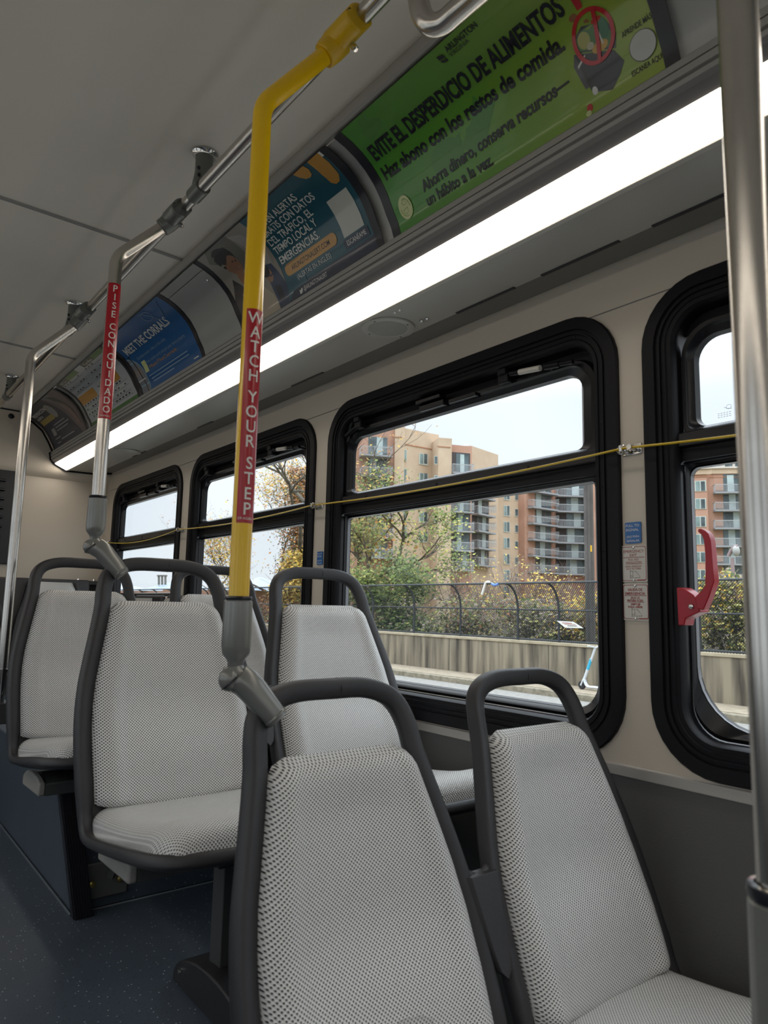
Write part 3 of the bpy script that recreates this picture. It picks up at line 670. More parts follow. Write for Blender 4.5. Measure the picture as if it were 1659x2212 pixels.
art = [([(.556, .108), (.628, .075), (.640, .05), (.628, .036), (.606, .018), (.568, .034), (.563, .066)], dk), ([(.556, .108), (.566, .045), (.558, .045), (.548, .09)], dk2),
       ([(.560, .108), (.632, .076), (.640, .098), (.630, .125), (.590, .142), (.562, .128)], pm('bin rim', (.05, .05, .055))),
       ([(.566, .108), (.626, .082), (.634, .10), (.622, .128), (.592, .140), (.568, .126)], pm('salad green', (.08, .20, .05))),
       (ell(.582, .118, .012, .014), pm('bread', (.42, .40, .10))), (ell(.606, .094, .016, .009), pm('pasta', (.62, .34, .05))), (ell(.620, .118, .011, .018), pm('lettuce', (.03, .16, .06))),
       (ell(.598, .140, .010, .011), pm('avocado', (.25, .36, .05))), (ell(.598, .140, .005, .006), pm('stone', (.28, .12, .06))), (ell(.590, .104, .007, .006), pm('chip', (.55, .5, .35))), (ell(.614, .135, .010, .005), pm('tomato', (.55, .06, .03))),
       ([(.609, .14), (.612, .14), (.614, .095), (.611, .095)], W_), ([(.556, .082), (.575, .094), (.575, .098), (.556, .087)], W_),
       ([(.592, .165), (.603, .165), (.606, .20), (.590, .20)], red), (ell(.60, .20, .012, .012), red), (ell(.665, .175, .012, .009), red), (ell(.580, .16, .008, .006), pm('rust', (.28, .12, .05))),
       (ell(.556, .012, .006, .007), red), (ell(.552, .004, .006, .005), cream), (ell(.574, .034, .0055, .0075), W_)]
# prohibition ring
ro, ri, n = (.041, .046), (.0335, .039), 36
cu, cv = .601, .115
for j in range(n):
    a, c = 2*pi*j/n, 2*pi*(j+1)/n; art.append(([(cu+ro[0]*cos(a), cv+ro[1]*sin(a)), (cu+ro[0]*cos(c), cv+ro[1]*sin(c)), (cu+ri[0]*cos(c), cv+ri[1]*sin(c)), (cu+ri[0]*cos(a), cv+ri[1]*sin(a))], red))
art.append(([(cu-.006, cv-.043), (cu+.001, cv-.045), (cu+.020, cv+.038), (cu+.013, cv+.041)], red))
art += [(ell(.678, .054, .0245, .0235), K), (ell(.678, .054, .0235, .0225), pm('pale grey disc', (.55, .55, .50)))]
art += [(ell(.043, .047, .022, .028), cream)]
g.art(art)
b = MB(); n = 26
for rr, rv, w0, w1 in ((.0155, .020, -.1, 1.9), (.0155, .020, 3.1, 5.0)):
    P = [card_pt(.043+rr*cos(w0+(w1-w0)*j/n), .047+rv*sin(w0+(w1-w0)*j/n), g.Y0, .003) for j in range(n+1)]; b.tube(P, .0009, shade, n=4)
for pl in ([(.036, .060), (.046, .066), (.05, .054), (.040, .054), (.036, .060)], [(.035, .043), (.050, .046), (.047, .036), (.041, .032), (.036, .036), (.035, .043)]): b.tube([card_pt(x, y, g.Y0, .003) for x, y in pl], .0007, shade, n=4)
b.build('round_emblem', g.t, label='pale yellow compost emblem')
b = MB()
for pl in ([(.316, .262), (.330, .258), (.331, .250), (.316, .253)], [(.316, .251), (.325, .249), (.325, .241), (.317, .246)], [(.3265, .2485), (.331, .248), (.331, .241), (.3265, .241)]): g._put(b, pl, [(0, 1, 2, 3)], K, .0022)
b.build('county_emblem', g.t, fix=False)
g.text([('EVITE EL DESPERDICIO DE ALIMENTOS', .019, .573, .174, .036, K, .034), ('Haz abono con los restos de comida.', .016, .546, .1255, .030, K, .032), ('Ahorra dinero, conserva recursos—', .112, .532, .053, .024, K, .030, .03), ('un hábito a la vez.', .110, .318, .021, .024, K, .030),
        ('ARLINGTON', .341, .425, .2545, .0125, K, .02), ('VIRGINIA', .340, .392, .2425, .009, K), ('APRENDE MÁS', .648, .704, .083, .009, K, .01), ('ESCANEA AQUÍ', .646, .704, .018, .009, K, .01)])

# teal alert card
teal = pm('teal', (.006, .085, .12)); o_ = pm('amber', (.55, .27, .04)); navy = pm('deep navy', (.008, .018, .05)); tan = pm('tan photo', (.30, .27, .23)); skin = pm('skin', (.32, .16, .09)); hair = pm('dark hair', (.012, .010, .010)); shirt = pm('beige shirt', (.45, .38, .28)); jean = pm('denim', (.02, .04, .09))
t_ = Card(2.092, .724, 'poster', 'teal poster about emergency alerts with an amber button, behind the yellow pole', teal)
U = .012
art = [(rct(0, .30, 0, VMAX), tan), ([(0, .10), (.05, .16), (.10, .10), (.16, .04), (.16, 0), (0, 0)], pm('photo shade', (.06, .05, .05))), ([(.02, .24), (.06, VMAX), (.20, VMAX), (.20, .20), (.14, .16)], pm('photo window', (.16, .15, .13))),
       (ell(.10, .225, .050, .042), hair), (ell(.108, .196, .036, .042, rot=.3), skin), (ell(.075, .19, .007, .013), skin), ([(.05, .235), (.09, .265), (.145, .255), (.150, .215), (.12, .228), (.08, .205)], hair),
       (ell(.118, .203, .004, .0025), hair), (ell(.134, .199, .004, .0025), hair), (ell(.126, .175, .008, .003), W_), ([(.085, .16), (.13, .155), (.16, .11), (.20, .06), (.19, 0), (.10, 0), (.09, .06)], skin), 
       ([(.12, .12), (.17, .10), (.22, .05), (.23, 0), (.10, 0)], shirt), ([(.20, .27), (.25, .25), (.29, .17), (.27, .12), (.23, .16)], pm('pale sleeve', (.38, .35, .33))), ([(.22, .14), (.27, .13), (.30, .06), (.30, 0), (.23, 0)], jean),
       (ell(.235, .105, .018, .022), skin), (ell(.225, .12, .022, .018), hair), ([(.24, .07), (.27, .06), (.27, .02), (.24, .02)], pm('dark phone', (.01, .012, .02))),
       ([(.30, VMAX), (.335, .22), (.325, .12), (.30, .05), (.285, 0), (.40, 0), (.40, VMAX)], teal),
       ([(.285, 0), (.33, .030), (.724, .035), (.724, 0)], navy), (rct(.318, .585, .067, .101, .0165), o_),
       ([(.600, VMAX), (.648, VMAX), (.652, .262), (.645, .247), (.633, .243), (.618, .247), (.606, .262)], o_), ([(.668, VMAX), (.716, VMAX), (.716, .24), (.712, .205), (.700, .191), (.684, .190), (.672, .200), (.668, .23)], o_),
       ([(.716, VMAX), (.724, VMAX), (.724, .262), (.716, .262)], W_), (rct(.604, .712, .040, .064), navy), (rct(.614, .703, .068, .170), pm('pale grey disc', (.55, .55, .50)))]
t_.art(art)
Wt = M['white']
t_.text([('OBTÉN ALERTAS', .326, .540, .222, .0215, Wt, .012), ('GRATIS CON DATOS', .320, .592, .1945, .0215, Wt, .012), ('DEL TRÁFICO, EL', .317, .548, .166, .0215, Wt, .012), ('TIEMPO LOCAL Y', .316, .538, .138, .0215, Wt, .012), ('EMERGENCIAS.', .316, .524, .108, .0215, Wt, .012),
         ('ARLINGTONALERT.COM', .352, .552, .0765, .0145, K, .012), ('(ALERTAS EN INGLÉS)', .362, .538, .0455, .0135, Wt), ('@ARLINGTONALERT', .372, .494, .008, .0125, Wt), ('ESCANÉAME', .617, .700, .047, .0125, Wt)])
b = MB(); t_._put(b, [(.350, .018), (.356, .014), (.362, .020), (.367, .017), (.364, .009), (.356, .004), (.349, .006)], [tuple(range(7))], Wt, .0022); b.build('bird_mark', t_.t, fix=False)

# blank grey cover between the cards
cp = thing('blank_poster', 'blank grey curved card between the teal and the blue posters', 'poster', (1.0, 2.27, .914))
b = MB(); N = 20; va = VMAX-.03
ya, yb = 2.118, 2.412
for lo, hi in ((0, VMAX-.036), (VMAX-.033, VMAX)):
    b.loft([[card_pt(0, lo+(hi-lo)*k/N, yb, .0035), card_pt(yb-ya, lo+(hi-lo)*k/N, yb, .0035), card_pt(yb-ya, lo+(hi-lo)*k/N, yb, .0005), card_pt(0, lo+(hi-lo)*k/N, yb, .0005)] for k in range(N+1)], M['adback'], True, True, True)
b.build('cover', cp)
b = MB(); P = card_pt(.262, .205, yb, .003); b.lathe([(0, .0065), (.003, .006), (.005, .003)], P, M['chrome'], axis=(-.75, 0, -.6), n=14); b.build('screw', cp)

# blue corral card
cb = pm('corral blue', (.008, .11, .32)); gr = pm('corral grey', (.22, .23, .26)); lt = pm('light line', (.30, .42, .55))
c_ = Card(3.068, .622, 'poster', 'blue MEET THE CORRALS poster with a grey circle, in front of the speaker end', cb)
art = [(ell(-.02, .045, .125, .120, 40), pm('ring', (.25, .40, .50))), (ell(-.02, .045, .119, .114, 40), gr)]
art = [([(max(.0, x), max(0, y)) for x, y in p], m_) for p, m_ in art]
for cx_ in (.015, .055):
    for j in range(10):
        a, c = pi*j/10, pi*(j+1)/10; art.append(([(cx_+.014*cos(a), .075+.030*sin(a)), (cx_+.011*cos(a), .075+.026*sin(a)), (cx_+.011*cos(c), .075+.026*sin(c)), (cx_+.014*cos(c), .075+.030*sin(c))], o_))
art += [(rct(.0, .085, .052, .056), Wt), ([(.03, .165), (.036, .165), (.060, .06), (.054, .06)], K), ([(.054, .06), (.066, .06), (.072, .0), (.060, .0)], dk2), (rct(.020, .045, .163, .167), K),
        (rct(.108, .150, .070, .120), cream), (rct(.556, .60, .010, .014), Wt)]
c_.art(art)
b = MB(); P = [card_pt(.40+.20*t, .235+.035*sin(7*t+1), c_.Y0, .003) for t in [j/20 for j in range(21)]]; b.tube(P, .0012, lt, n=4)
b.tube([card_pt(.44+.035*cos(a*pi/8), .245+.022*sin(a*pi/8), c_.Y0, .003) for a in range(16)], .0012, lt, n=4, closed=True); b.build('loop_line', c_.t)
c_.text([('MEET THE CORRALS', .045, .522, .172, .034, Wt, .024), ('Curb that scooter, e-bike, or bike safely.', .093, .412, .133, .013, lt), ('Find a nearby corral and park your device properly.', .155, .562, .101, .013, lt), ('MeetTheCorrals', .164, .452, .076, .014, o_)])
b = MB()
for u0, u1, v in ((.125, .53, .050), (.135, .53, .036), (.145, .37, .022)): c_._put(b, rct(u0, u1, v, v+.004), [(0, 1, 2, 3)], lt, .0022)
b.build('small_print', c_.t, fix=False)

# schedule card
gd = pm('header green', (.05, .17, .03)); gb = pm('schedule paper', (.47, .49, .50)); ln = pm('grey rule', (.12, .12, .13))
d_ = Card(3.832, .70, 'poster', 'white timetable poster with green headers, second poster from the rear', gb)
art = [(rct(0, .70, 0, .016), gd), (rct(0, .305, .252, VMAX), gd), (rct(.40, .70, .252, VMAX), gd), (rct(.0, .14, .252, VMAX), pm('header dark', (.02, .05, .02))), (rct(.40, .56, .252, VMAX), pm('header dark', (.02, .05, .02))), (rct(.0, .255, .113, .160), o_), (rct(.36, .60, .115, .158), o_)]
d_.art(art)
b = MB(); rnd = random.Random(4)
for v in (.235, .205, .175, .098, .075, .050, .030):
    for ua in (.01, .37):
        d_._put(b, rct(ua, ua+.29, v, v+.0012), [(0, 1, 2, 3)], ln, .0022)
        for k in range(6):
            if rnd.random() < .8: u = ua+.015+.045*k; d_._put(b, rct(u, u+.016+.012*rnd.random(), v+.006, v+.012), [(0, 1, 2, 3)], K, .0022)
b.build('timetable_rows', d_.t, fix=False)
d_.text([('ART Bus', .02, .12, .257, .013, Wt), ('Tarifas', .42, .54, .257, .013, Wt), ('Horarios', .315, .36, .14, .012, K)])

# navy card at the rear
nv = pm('dark navy', (.010, .013, .035))
e_ = Card(4.600, .655, 'poster', 'dark navy poster with a yellow box and an oval badge, last poster at the rear', nv)
art = [([(.40, VMAX), (.655, VMAX), (.655, 0), (.60, 0), (.50, .10), (.43, .20)], pm('photo mauve', (.13, .09, .09))), ([(.42, VMAX), (.52, VMAX), (.60, .14), (.62, .04), (.55, .10), (.47, .22)], pm('photo grey', (.16, .17, .19))), ([(.47, .27), (.54, .25), (.60, .15), (.63, .05), (.60, .05), (.55, .14), (.50, .20)], hair), ([(.50, .22), (.56, .18), (.62, .06), (.60, .04), (.54, .12)], pm('photo skin', (.22, .12, .10))),
       (ell(.325, .195, .055, .048), pm('badge rim', (.35, .28, .10))), (ell(.325, .195, .050, .044), pm('badge', (.30, .30, .30))), (rct(.02, .29, .150, .182), pm('yellow box', (.40, .28, .04))), (rct(.09, .16, .066, .110, .01), pm('grey icon', (.30, .30, .29)))]
e_.art(art)
b = MB()
for u0, u1, v in ((.18, .41, .118), (.18, .46, .100), (.18, .42, .082), (.09, .20, .045), (.20, .46, .028), (.09, .17, .018)): e_._put(b, rct(u0, u1, v, v+.006), [(0, 1, 2, 3)], pm('soft white', (.32, .32, .35)), .0022)
b.build('small_print', e_.t, fix=False)
e_.text([('PREVENCIÓN', .02, .29, .215, .022, M['white'], .02), ('ALERTA', .02, .15, .190, .015, M['white'], .02)])
# ---------------------------------------------------------------- overhead rail, stanchions, fittings
RX, RZ = .643, 1.026
b = MB(); b.tube([(RX, -4.8, RZ), (RX, 4.45, RZ)], .0155, M['steel_h'], n=24); b.build('overhead_rail', label='long stainless steel grab rail under the ceiling beside the aisle', cat='rail', origin=(RX, 0, RZ))
def hanger(y, lb):
    zc = ceil_z(RX+.01)
    t = thing('rail_bracket', 'grey ceiling bracket holding the overhead rail ' + lb, 'bracket', (RX, y, RZ))
    b = MB(); b.lathe([(0, .032), (-.004, .033), (-.010, .027), (-.014, .026)], (RX+.012, y, zc), M['chrome'], n=28); b.build('ceiling_ring', t, label='polished ring')
    b = MB(); b.tube([(RX+.012, y, zc-.006), (RX+.010, y, RZ+.05), (RX+.002, y, RZ+.005)], [.023, .021, .020], M['greycast'], n=20); 
    b.tube([(RX, y-.030, RZ), (RX, y+.030, RZ)], .0205, M['greycast'], n=20); b.build('clamp_body', t, bevel=.002)
    for dx, dz in ((-.018, .048), (-.016, .030)):
        b = MB(); b.lathe([(0, .005), (.003, .004)], (RX+dx+.006, y-.022, RZ+dz), M['ink'], axis=(0, -1, 0), n=10); b.build('screw', t)
    return t
hanger(onX(428, 420, RX).y*1.0, 'between the yellow pole and the next pole')
hanger(onX(150, 712, RX).y, 'behind the PISE CON CUIDADO pole')
hanger(onX(15, 868, RX).y, 'at the left edge of the picture')

def clamp_top(t, y0, zc, mt, arm_pt):
    """two-hole clamp on the rail: sleeve around the rail and boss for the pole's arm"""
    b = MB(); L = []
    for dy, rx, rz in ((-.055, .022, .022), (-.050, .0255, .0255), (.030, .0260, .030), (.040, .024, .028)):
        L.append([(RX-.004+rx*cos(2*pi*j/24)-(.010 if sin(2*pi*j/24) < -.2 else 0), y0+dy, RZ-.006+rz*sin(2*pi*j/24)*(1.0 if sin(2*pi*j/24) > 0 else 1.25)) for j in range(24)])
    b.loft(L, mt, True, True, True); c = b.build('rail_clamp', t, bevel=.002)
    b = MB(); a = Vector(arm_pt); e = Vector((RX-.004, y0+.005, RZ-.014)); b.tube([a, a.lerp(e, .5), e], [.0225, .0235, .022], mt, n=22); b.build('clamp_boss', c, bevel=.002)
    b = MB(); b.box((RX-.028, y0-.010, RZ-.004), (.004, .088, .0012), M['ink']); b.build('split_line', c)
    b = MB(); b.lathe([(0, .006), (.008, .006), (.010, .004)], (RX+.004, y0-.02, RZ-.036), M['chrome'], axis=(.4, -.3, -.8), n=14); b.build('clamp_screw', c)
def pole(name, label, X, Y, mt, clampmt, zbot, arm, topz, tube_r=.0158):
    t = thing(name, label, 'pole', (X, Y, zbot))
    ax, ay, az = arm
    b = MB(); b.tube(fillet((X, Y, zbot), (X, Y, topz), (ax, ay, az), .065, 12), tube_r, mt, n=28, n0=(1, 0, 0)); b.build('tube', t)
    clamp_top(t, ay-.02, az, clampmt, (ax-.004, ay+.002, az-.004))
    return t
def lettered_sleeve(t, X, Y, z0, z1, text, r, az0, az1, pitch, ztop, lc, size, small):
    b = MB(); n = 24; R_ = r+.0006
    b.loft([[(X+R_*sin(az0+(az1-az0)*j/n), Y-R_*cos(az0+(az1-az0)*j/n), z) for j in range(n+1)] for z in (z0, z1)], M['red'], closed=False); s_ = b.build('red_sticker', t, fix=False)
    b = MB(); z = ztop; R2 = R_+.0004
    for ch in text:
        if ch == ' ': z -= pitch*.45; continue
        vs, fs = text2d(ch, size/.70, .95, bold=.012*size); x0 = min(p[0] for p in vs); x1 = max(p[0] for p in vs)
        vs, fs = slice2d([(p[0]-(x0+x1)/2, p[1]) for p in vs], fs, .002, axis=0)
        b.add([(X+R2*sin(lc+u/R2), Y-R2*cos(lc+u/R2), z+v-size) for u, v in vs], fs, M['white']); z -= pitch
    vs, fs = textfit(small, -.012, .012, z0+.005, .0036); vs, fs = slice2d(vs, fs, .002, axis=0)
    b.add([(X+R2*sin(lc-.15+u/R2), Y-R2*cos(lc-.15+u/R2), v) for u, v in vs], fs, M['white'])
    b.build('white_letters', s_, fix=False, label='white stacked letters')
def socket(t, X, Y, ztop, H, corner, mt=None, R_=.0215):
    """grey socket that grips the seat's grab handle: cup, ball joint and tapering claw"""
    mt = M['greysock']; z0 = ztop-H
    b = MB(); b.lathe([(ztop+.001, .0175), (ztop+.002, R_-.0015), (ztop-.001, R_-.0005), (ztop-.004, R_-.002)], (X, Y, 0), M['ink'], n=30); b.build('rubber_ring', t)
    b = MB(); b.lathe([(ztop-.004, R_-.0025), (ztop-.006, R_), (z0+.024, R_+.0012), (z0+.012, R_-.001), (z0+.004, R_-.007), (z0, .012), (z0-.012, .012)], (X, Y, 0), mt, n=36); c = b.build('socket_cup', t)
    P0 = Vector((X, Y, z0-.012)); P1 = Vector(corner)
    b = MB(); d = (P1-P0); mid = P0+d*.30
    path = [P0+Vector((-.004, 0, .006)), P0+Vector((.001, -.001, -.010)), mid, P0+d*.65, P0+d*.95, P0+d*1.12]
    b.tube(crom(path, 4), [.013+.0085*min(1, i/5)-.0055*max(0, (i-9)/11) for i in range(21)], mt, n=22, rb=[.014+.008*min(1, i/5)-.005*max(0, (i-9)/11) for i in range(21)], power=2.3); cl = b.build('claw', t, bevel=.0)
    q = P0+Vector((-.011, -.004, -.013)); b = MB(); b.sphere(q, .0160, mt, n=20, sc=(1, 1, 1.12)); b.build('ball_joint', cl)
    u = d.normalized(); e1 = u.orthogonal().normalized(); e2 = u.cross(e1); b = MB(); b.tube([q+u*.0045+e1*(.0172*cos(a*pi/12))+e2*(.0172*sin(a*pi/12)) for a in range(24)], .0013, M['ink'], n=6, closed=True); b.build('joint_seam', cl)
    b = MB(); b.tube([P1+u*.004+e1*(.0165*cos(a*pi/12))+e2*(.0165*sin(a*pi/12)) for a in range(24)], .0030, mt, n=8, closed=True); b.build('end_collar', cl)
# yellow pole
YA = 1.0
t = pole('grab_pole', 'bright yellow grab pole with red WATCH YOUR STEP sticker', .503, YA, M['yellow'], M['yellow_cast'], .008, (.616, .985, .982), .836)
lettered_sleeve(t, .503, YA, .124, .469, 'WATCH YOUR STEP', .0158, -1.08, 1.30, .0239, .4640, -.06, .0190, '59-42286')
socket(t, .503, YA, .010, .097, (.556, .972, -.165))
# second pole
YB = 1.78
t = pole('grab_pole', 'stainless grab pole with red PISE CON CUIDADO sticker, second pole from the front', .506, YB, M['steel'], M['greycast'], .250, (.616, 1.765, .988), .872)
lettered_sleeve(t, .506, YB, .445, .796, 'PISE CON CUIDADO', .0158, -1.25, 1.25, .0225, .790, -.05, .0172, '59-42286-002')
socket(t, .506, YB, .252, .098, (.562, 1.752, .072))
# third pole, bare, stands on the step
YC = 2.62
t = pole('grab_pole', 'plain stainless grab pole near the left edge, standing behind the rear aisle seat', .487, YC, M['steel'], M['greycast'], -.33, (.614, 2.600, .972), .834)
b = MB(); b.lathe([(-.226, .0158), (-.226, .0215), (-.236, .0215), (-.236, .0185), (-.330, .0185), (-.334, .017)], (.487, YC, 0), M['chrome'], n=28); b.build('base_sleeve', t)
b = MB(); b.box2((.48, YC-.02, -.40), (.53, YC+.02, -.333), M['railgrey']); b.build('seat_bracket', t, bevel=.003)
# pole in the right foreground
p = ray(1647, 1106)*.55
t = thing('grab_pole', 'thick stainless grab pole close to the camera along the right edge', 'pole', (p.x, p.y, -.40))
b = MB(); b.tube([(p.x, p.y, -.33), (p.x, p.y, ceil_z(p.x)-.01)], .0160, M['steel'], n=40); b.build('tube', t)
b = MB(); b.lathe([(-.196, .0168), (-.194, .0222), (-.199, .0230), (-.204, .0215)], (p.x, p.y, 0), M['ink'], n=36); b.build('rubber_ring', t)
b = MB(); b.lathe([(-.193, .018), (-.1935, .0218)], (p.x, p.y, 0), M['chrome'], n=36, caps=False); b.build('socket_rim', t)
b = MB(); b.lathe([(-.204, .0205), (-.206, .0225), (-.33, .0232), (-.36, .020), (-.375, .012)], (p.x, p.y, 0), M['greysock'], n=40); sk = b.build('socket_cup', t)
b = MB(); b.tube([(p.x, p.y, -.37), (p.x+.02, p.y+.01, -.42), (p.x+.05, p.y+.02, -.50), (p.x+.05, p.y+.02, FLOOR_LOW)], .016, M['plastic'], n=14); b.build('stand', sk)
# bent ceiling grab tube near the camera
HK = [(900, -60, 1.07), (903, -20, 1.06), (906, 10, 1.05), (914, 36, 1.045), (931, 53, 1.04), (956, 49, 1.03), (984, 26, 1.01), (1014, 0, .985), (1064, -44, .94)]
P2 = crom([ray(x_, y_)*d_ for x_, y_, d_ in HK], 5); P = [Vector((P2[0].x, P2[0].y, ZC+.02))]+P2; P2 = P+[P[-1]+(P[-1]-P[-2]).normalized()*.25]
a2 = ray(931, 53)*1.04
t = thing('ceiling_grab_handle', 'bent stainless ceiling grab handle cut off by the top edge', 'handle', tuple(a2))
b = MB(); b.tube(P2, .0160, M['steel_h'], n=26); b.build('bent_tube', t)
b = MB(); b.lathe([(ZC+.012, .034), (ZC+.0, .034), (ZC-.006, .026)], (P[0].x, P[0].y, 0), M['chrome'], n=24); b.build('ceiling_ring', t)
b = MB(); q = P[-1]; b.tube([q, (q.x, q.y-.05, q.z+.03), (q.x, q.y-.06, ZC+.02)], .016, M['steel_h'], n=20); b.build('end_leg', t)
# ---------------------------------------------------------------- seats (local frame: x lateral, -y forward, z up; handle top at y=.35, z=.62)
OY, OZ = .35, .62
BACK = [(0, 0), (.05, -.012), (.11, -.033), (.16, -.052), (.22, -.074), (.31, -.105), (.41, -.142), (.53, -.190), (.56, -.200)]      # drop below handle top -> y
WID = [(0, .10), (.03, .150), (.045, .160), (.08, .165), (.11, .167), (.16, .178), (.20, .188), (.24, .198), (.29, .210), (.35, .219), (.42, .2225), (.50, .2215), (.56, .219)]
def tilt(y): return .14*max(0, -y-.22)
def L(x, y, z): return (x, y+OY, z+OZ)
def seat_frame_path():
    R_ = [(0, .0, -.0155), (.056, .0, -.0160), (.092, -.001, -.022), (.120, -.005, -.034), (.138, -.012, -.054), (.1475, -.025, -.085)]
    for d in (.12, .16, .20, .25, .30, .36, .43, .50): R_.append((lerp_tab(WID, d)-.0175, lerp_tab(BACK, d), -d))
    R_ += [(.205, -.204, -.560), (.208, -.240, -.586), (.210, -.31, -.590), (.211, -.42, -.588), (.209, -.52, -.586), (.196, -.575, -.588), (.165, -.604, -.590), (.10, -.618, -.592), (0, -.622, -.593)]
    R_ = [(x, y, z+(tilt(y) if z < -.5 else 0)) for x, y, z in R_]
    full = R_+[(-x, y, z) for x, y, z in reversed(R_[1:-1])]
    return full
def make_seat(label, group):
    t = thing('bus_seat', label, 'seat', (0, 0, 0), group=group)
    path = crom(seat_frame_path(), 4, True); lp = [L(*p) for p in path]
    ra = []; rb = []
    for p in path:
        k = 1.0 if p.z > -.50 else max(.62, 1-(-.50-p.z)*4.0)
        ra.append(.0170*k); rb.append(.0150*k)
    b = MB(); b.tube(lp, ra, M['plastic'], n=16, closed=True, rb=rb, n0=(0, 1, 0), power=3.4); fr = b.build('seat_frame', t, ang=60)
    # moulding seam on the grab handle
    b = MB(); b.tube([L(.014+.0168*cos(a)*0, .0158*cos(a), -.0155+.0172*sin(a)) for a in [j*pi/8 for j in range(16)]], .0006, M['plastic'], n=5, closed=True); b.build('moulding_seam', fr)
    # back shell
    nu, nv = 14, 20; F = []; B_ = []
    for j in range(nv+1):
        d = .130+(.565-.130)*j/nv; hw = lerp_tab(WID, d)-.020
        if j == 0: hw -= .02
        F.append([L(hw*(2*i/nu-1), lerp_tab(BACK, d)-.004, -d) for i in range(nu+1)])
        B_.append([L(hw*(2*i/nu-1), lerp_tab(BACK, d)+.012+.010*(1-(2*i/nu-1)**2), -d) for i in range(nu+1)])
    b = MB(); b.loft([f+list(reversed(k)) for f, k in zip(F, B_)], M['plastic_dk'], True, True, True); b.build('back_shell', t)
    # back pad
    nu, nv = 36, 44; vs = []; uvs = []; Z0, Z1 = .112, .535
    for j in range(nv+1):
        w = j/nv; s = w
        for i in range(nu+1):
            u = 2*i/nu-1; u_ = math.copysign(1-(1-abs(u))**1.5, u)
            d = Z0+(Z1-Z0)*s; hw = lerp_tab(WID, d)-.0345; top = d-Z0
            if top < .035: hw -= .028-(.035-.007)*0-.028*sqrt(max(0, 1-((.035-top)/.035)**2))
            bot = .026*(1-u_*u_)*max(0, (s-.7)/.3)-.004
            ed = 1-abs(u_)**9; e2 = (1-(max(0, .035-top)/.035)**2)**.5 if top < .035 else 1.0; e3 = min(1.0, ((1-s)/.03))**.5
            th = .034*sqrt(max(0, ed))*e2*(.45+.55*e3)
            dip = .016*max(0, 1-(u_/.80)**2)**1.0*min(1, top/.08) - .013*math.exp(-((d-.45)/.06)**2)*(1-u_*u_) + .006*math.exp(-((d-.34)/.05)**2)*(1-u_*u_)
            if abs(u_) > .66: dip -= .006*sin((abs(u_)-.66)/.34*pi)
            yy = lerp_tab(BACK, d)-.003-th+dip*min(1, th/.02)
            vs.append(L(u_*hw, yy, -d-bot)); uvs.append((u_*hw+.5, d+bot))
    fs = [(j*(nu+1)+i, j*(nu+1)+i+1, (j+1)*(nu+1)+i+1, (j+1)*(nu+1)+i) for j in range(nv) for i in range(nu)]
    b = MB(); b.add(vs, fs, M['fabric'], uvs); b.build('backrest', t, fix=False, ang=80)
    # cushion
    nu, nv = 36, 40; vs = []; uvs = []; D0, D1 = -.186, -.616
    for j in range(nv+1):
        w = j/nv
        for i in range(nu+1):
            u = 2*i/nu-1; u_ = math.copysign(1-(1-abs(u))**1.5, u)
            y = D0+(D1-D0)*(1-(1-w)**1.25); fr_ = max(0, (-y-.535)/.081)
            hw = .196+.006*w; hw -= .045*(1-sqrt(max(0, 1-min(1, fr_)**2)))
            edge = sqrt(max(0, 1-abs(u_)**8)); front = sqrt(max(0, 1-min(1, fr_)**4)); backe = min(1, (w/.05))**.5
            mid = -.536-.022*sin(min(1, w/.70)*pi)*(1-.6*u_*u_)+.004*w
            side = .014*(abs(u_)**3)*(1-w)
            z = -.588+(mid+side+.588)*edge*front*(.6+.4*backe)+tilt(y)
            yb = y+.014*(1-u_*u_)*max(0, 1-w/.2)
            vs.append(L(u_*hw, yb, z)); uvs.append((u_*hw+.5, y+z*.6))
    b = MB(); b.add(vs, [(j*(nu+1)+i, j*(nu+1)+i+1, (j+1)*(nu+1)+i+1, (j+1)*(nu+1)+i) for j in range(nv) for i in range(nu)], M['fabric'], uvs); b.build('cushion', t, fix=False, ang=80)
    # seat pan below
    b = MB(); loops = []
    for k, (s, z) in enumerate(((1.0, -.590), (1.0, -.598), (.95, -.606), (.6, -.612), (.05, -.613))):
        R2 = []
        for (x, y) in ((.205, -.21), (.21, -.30), (.212, -.42), (.209, -.52), (.194, -.577), (.162, -.603), (.10, -.616), (0, -.620), (-.10, -.616), (-.162, -.603), (-.194, -.577), (-.209, -.52), (-.212, -.42), (-.21, -.30), (-.205, -.21), (0, -.195)):
            R2.append(L(x*s, -.41+(y+.41)*s, z+tilt(y)))
        loops.append(R2)
    b.loft(loops, M['plastic_dk'], True, False, True); b.build('seat_pan', t)
    return t
XA, XB_ = .676, 1.143
ROWS = [('A', 1.000, -.120), ('B', 1.780, .110), ('C', 2.500, .140)]
LAB = {('A', 0): 'nearest aisle seat, its charcoal handle gripped by the yellow pole', ('A', 1): 'nearest window seat with silver mesh pads, beside the dark wall',
       ('B', 0): 'middle aisle seat with silver mesh pads, gripped by the PISE CON CUIDADO pole', ('B', 1): 'middle window seat behind the nearest aisle seat handle',
       ('C', 0): 'rear aisle seat with silver mesh pads, at the far left beside the plain pole', ('C', 1): 'rear window seat mostly hidden behind the yellow pole socket'}
proto = None
for r, y, zt in ROWS:
    for k, x in enumerate((XA, XB_)):
        if proto is None: o = proto = make_seat(LAB[(r, k)], 'paired forward facing bus seats')
        else: o = copy_tree(proto); o['label'] = LAB[(r, k)]
        o.location = (x, y-OY, zt-OZ)
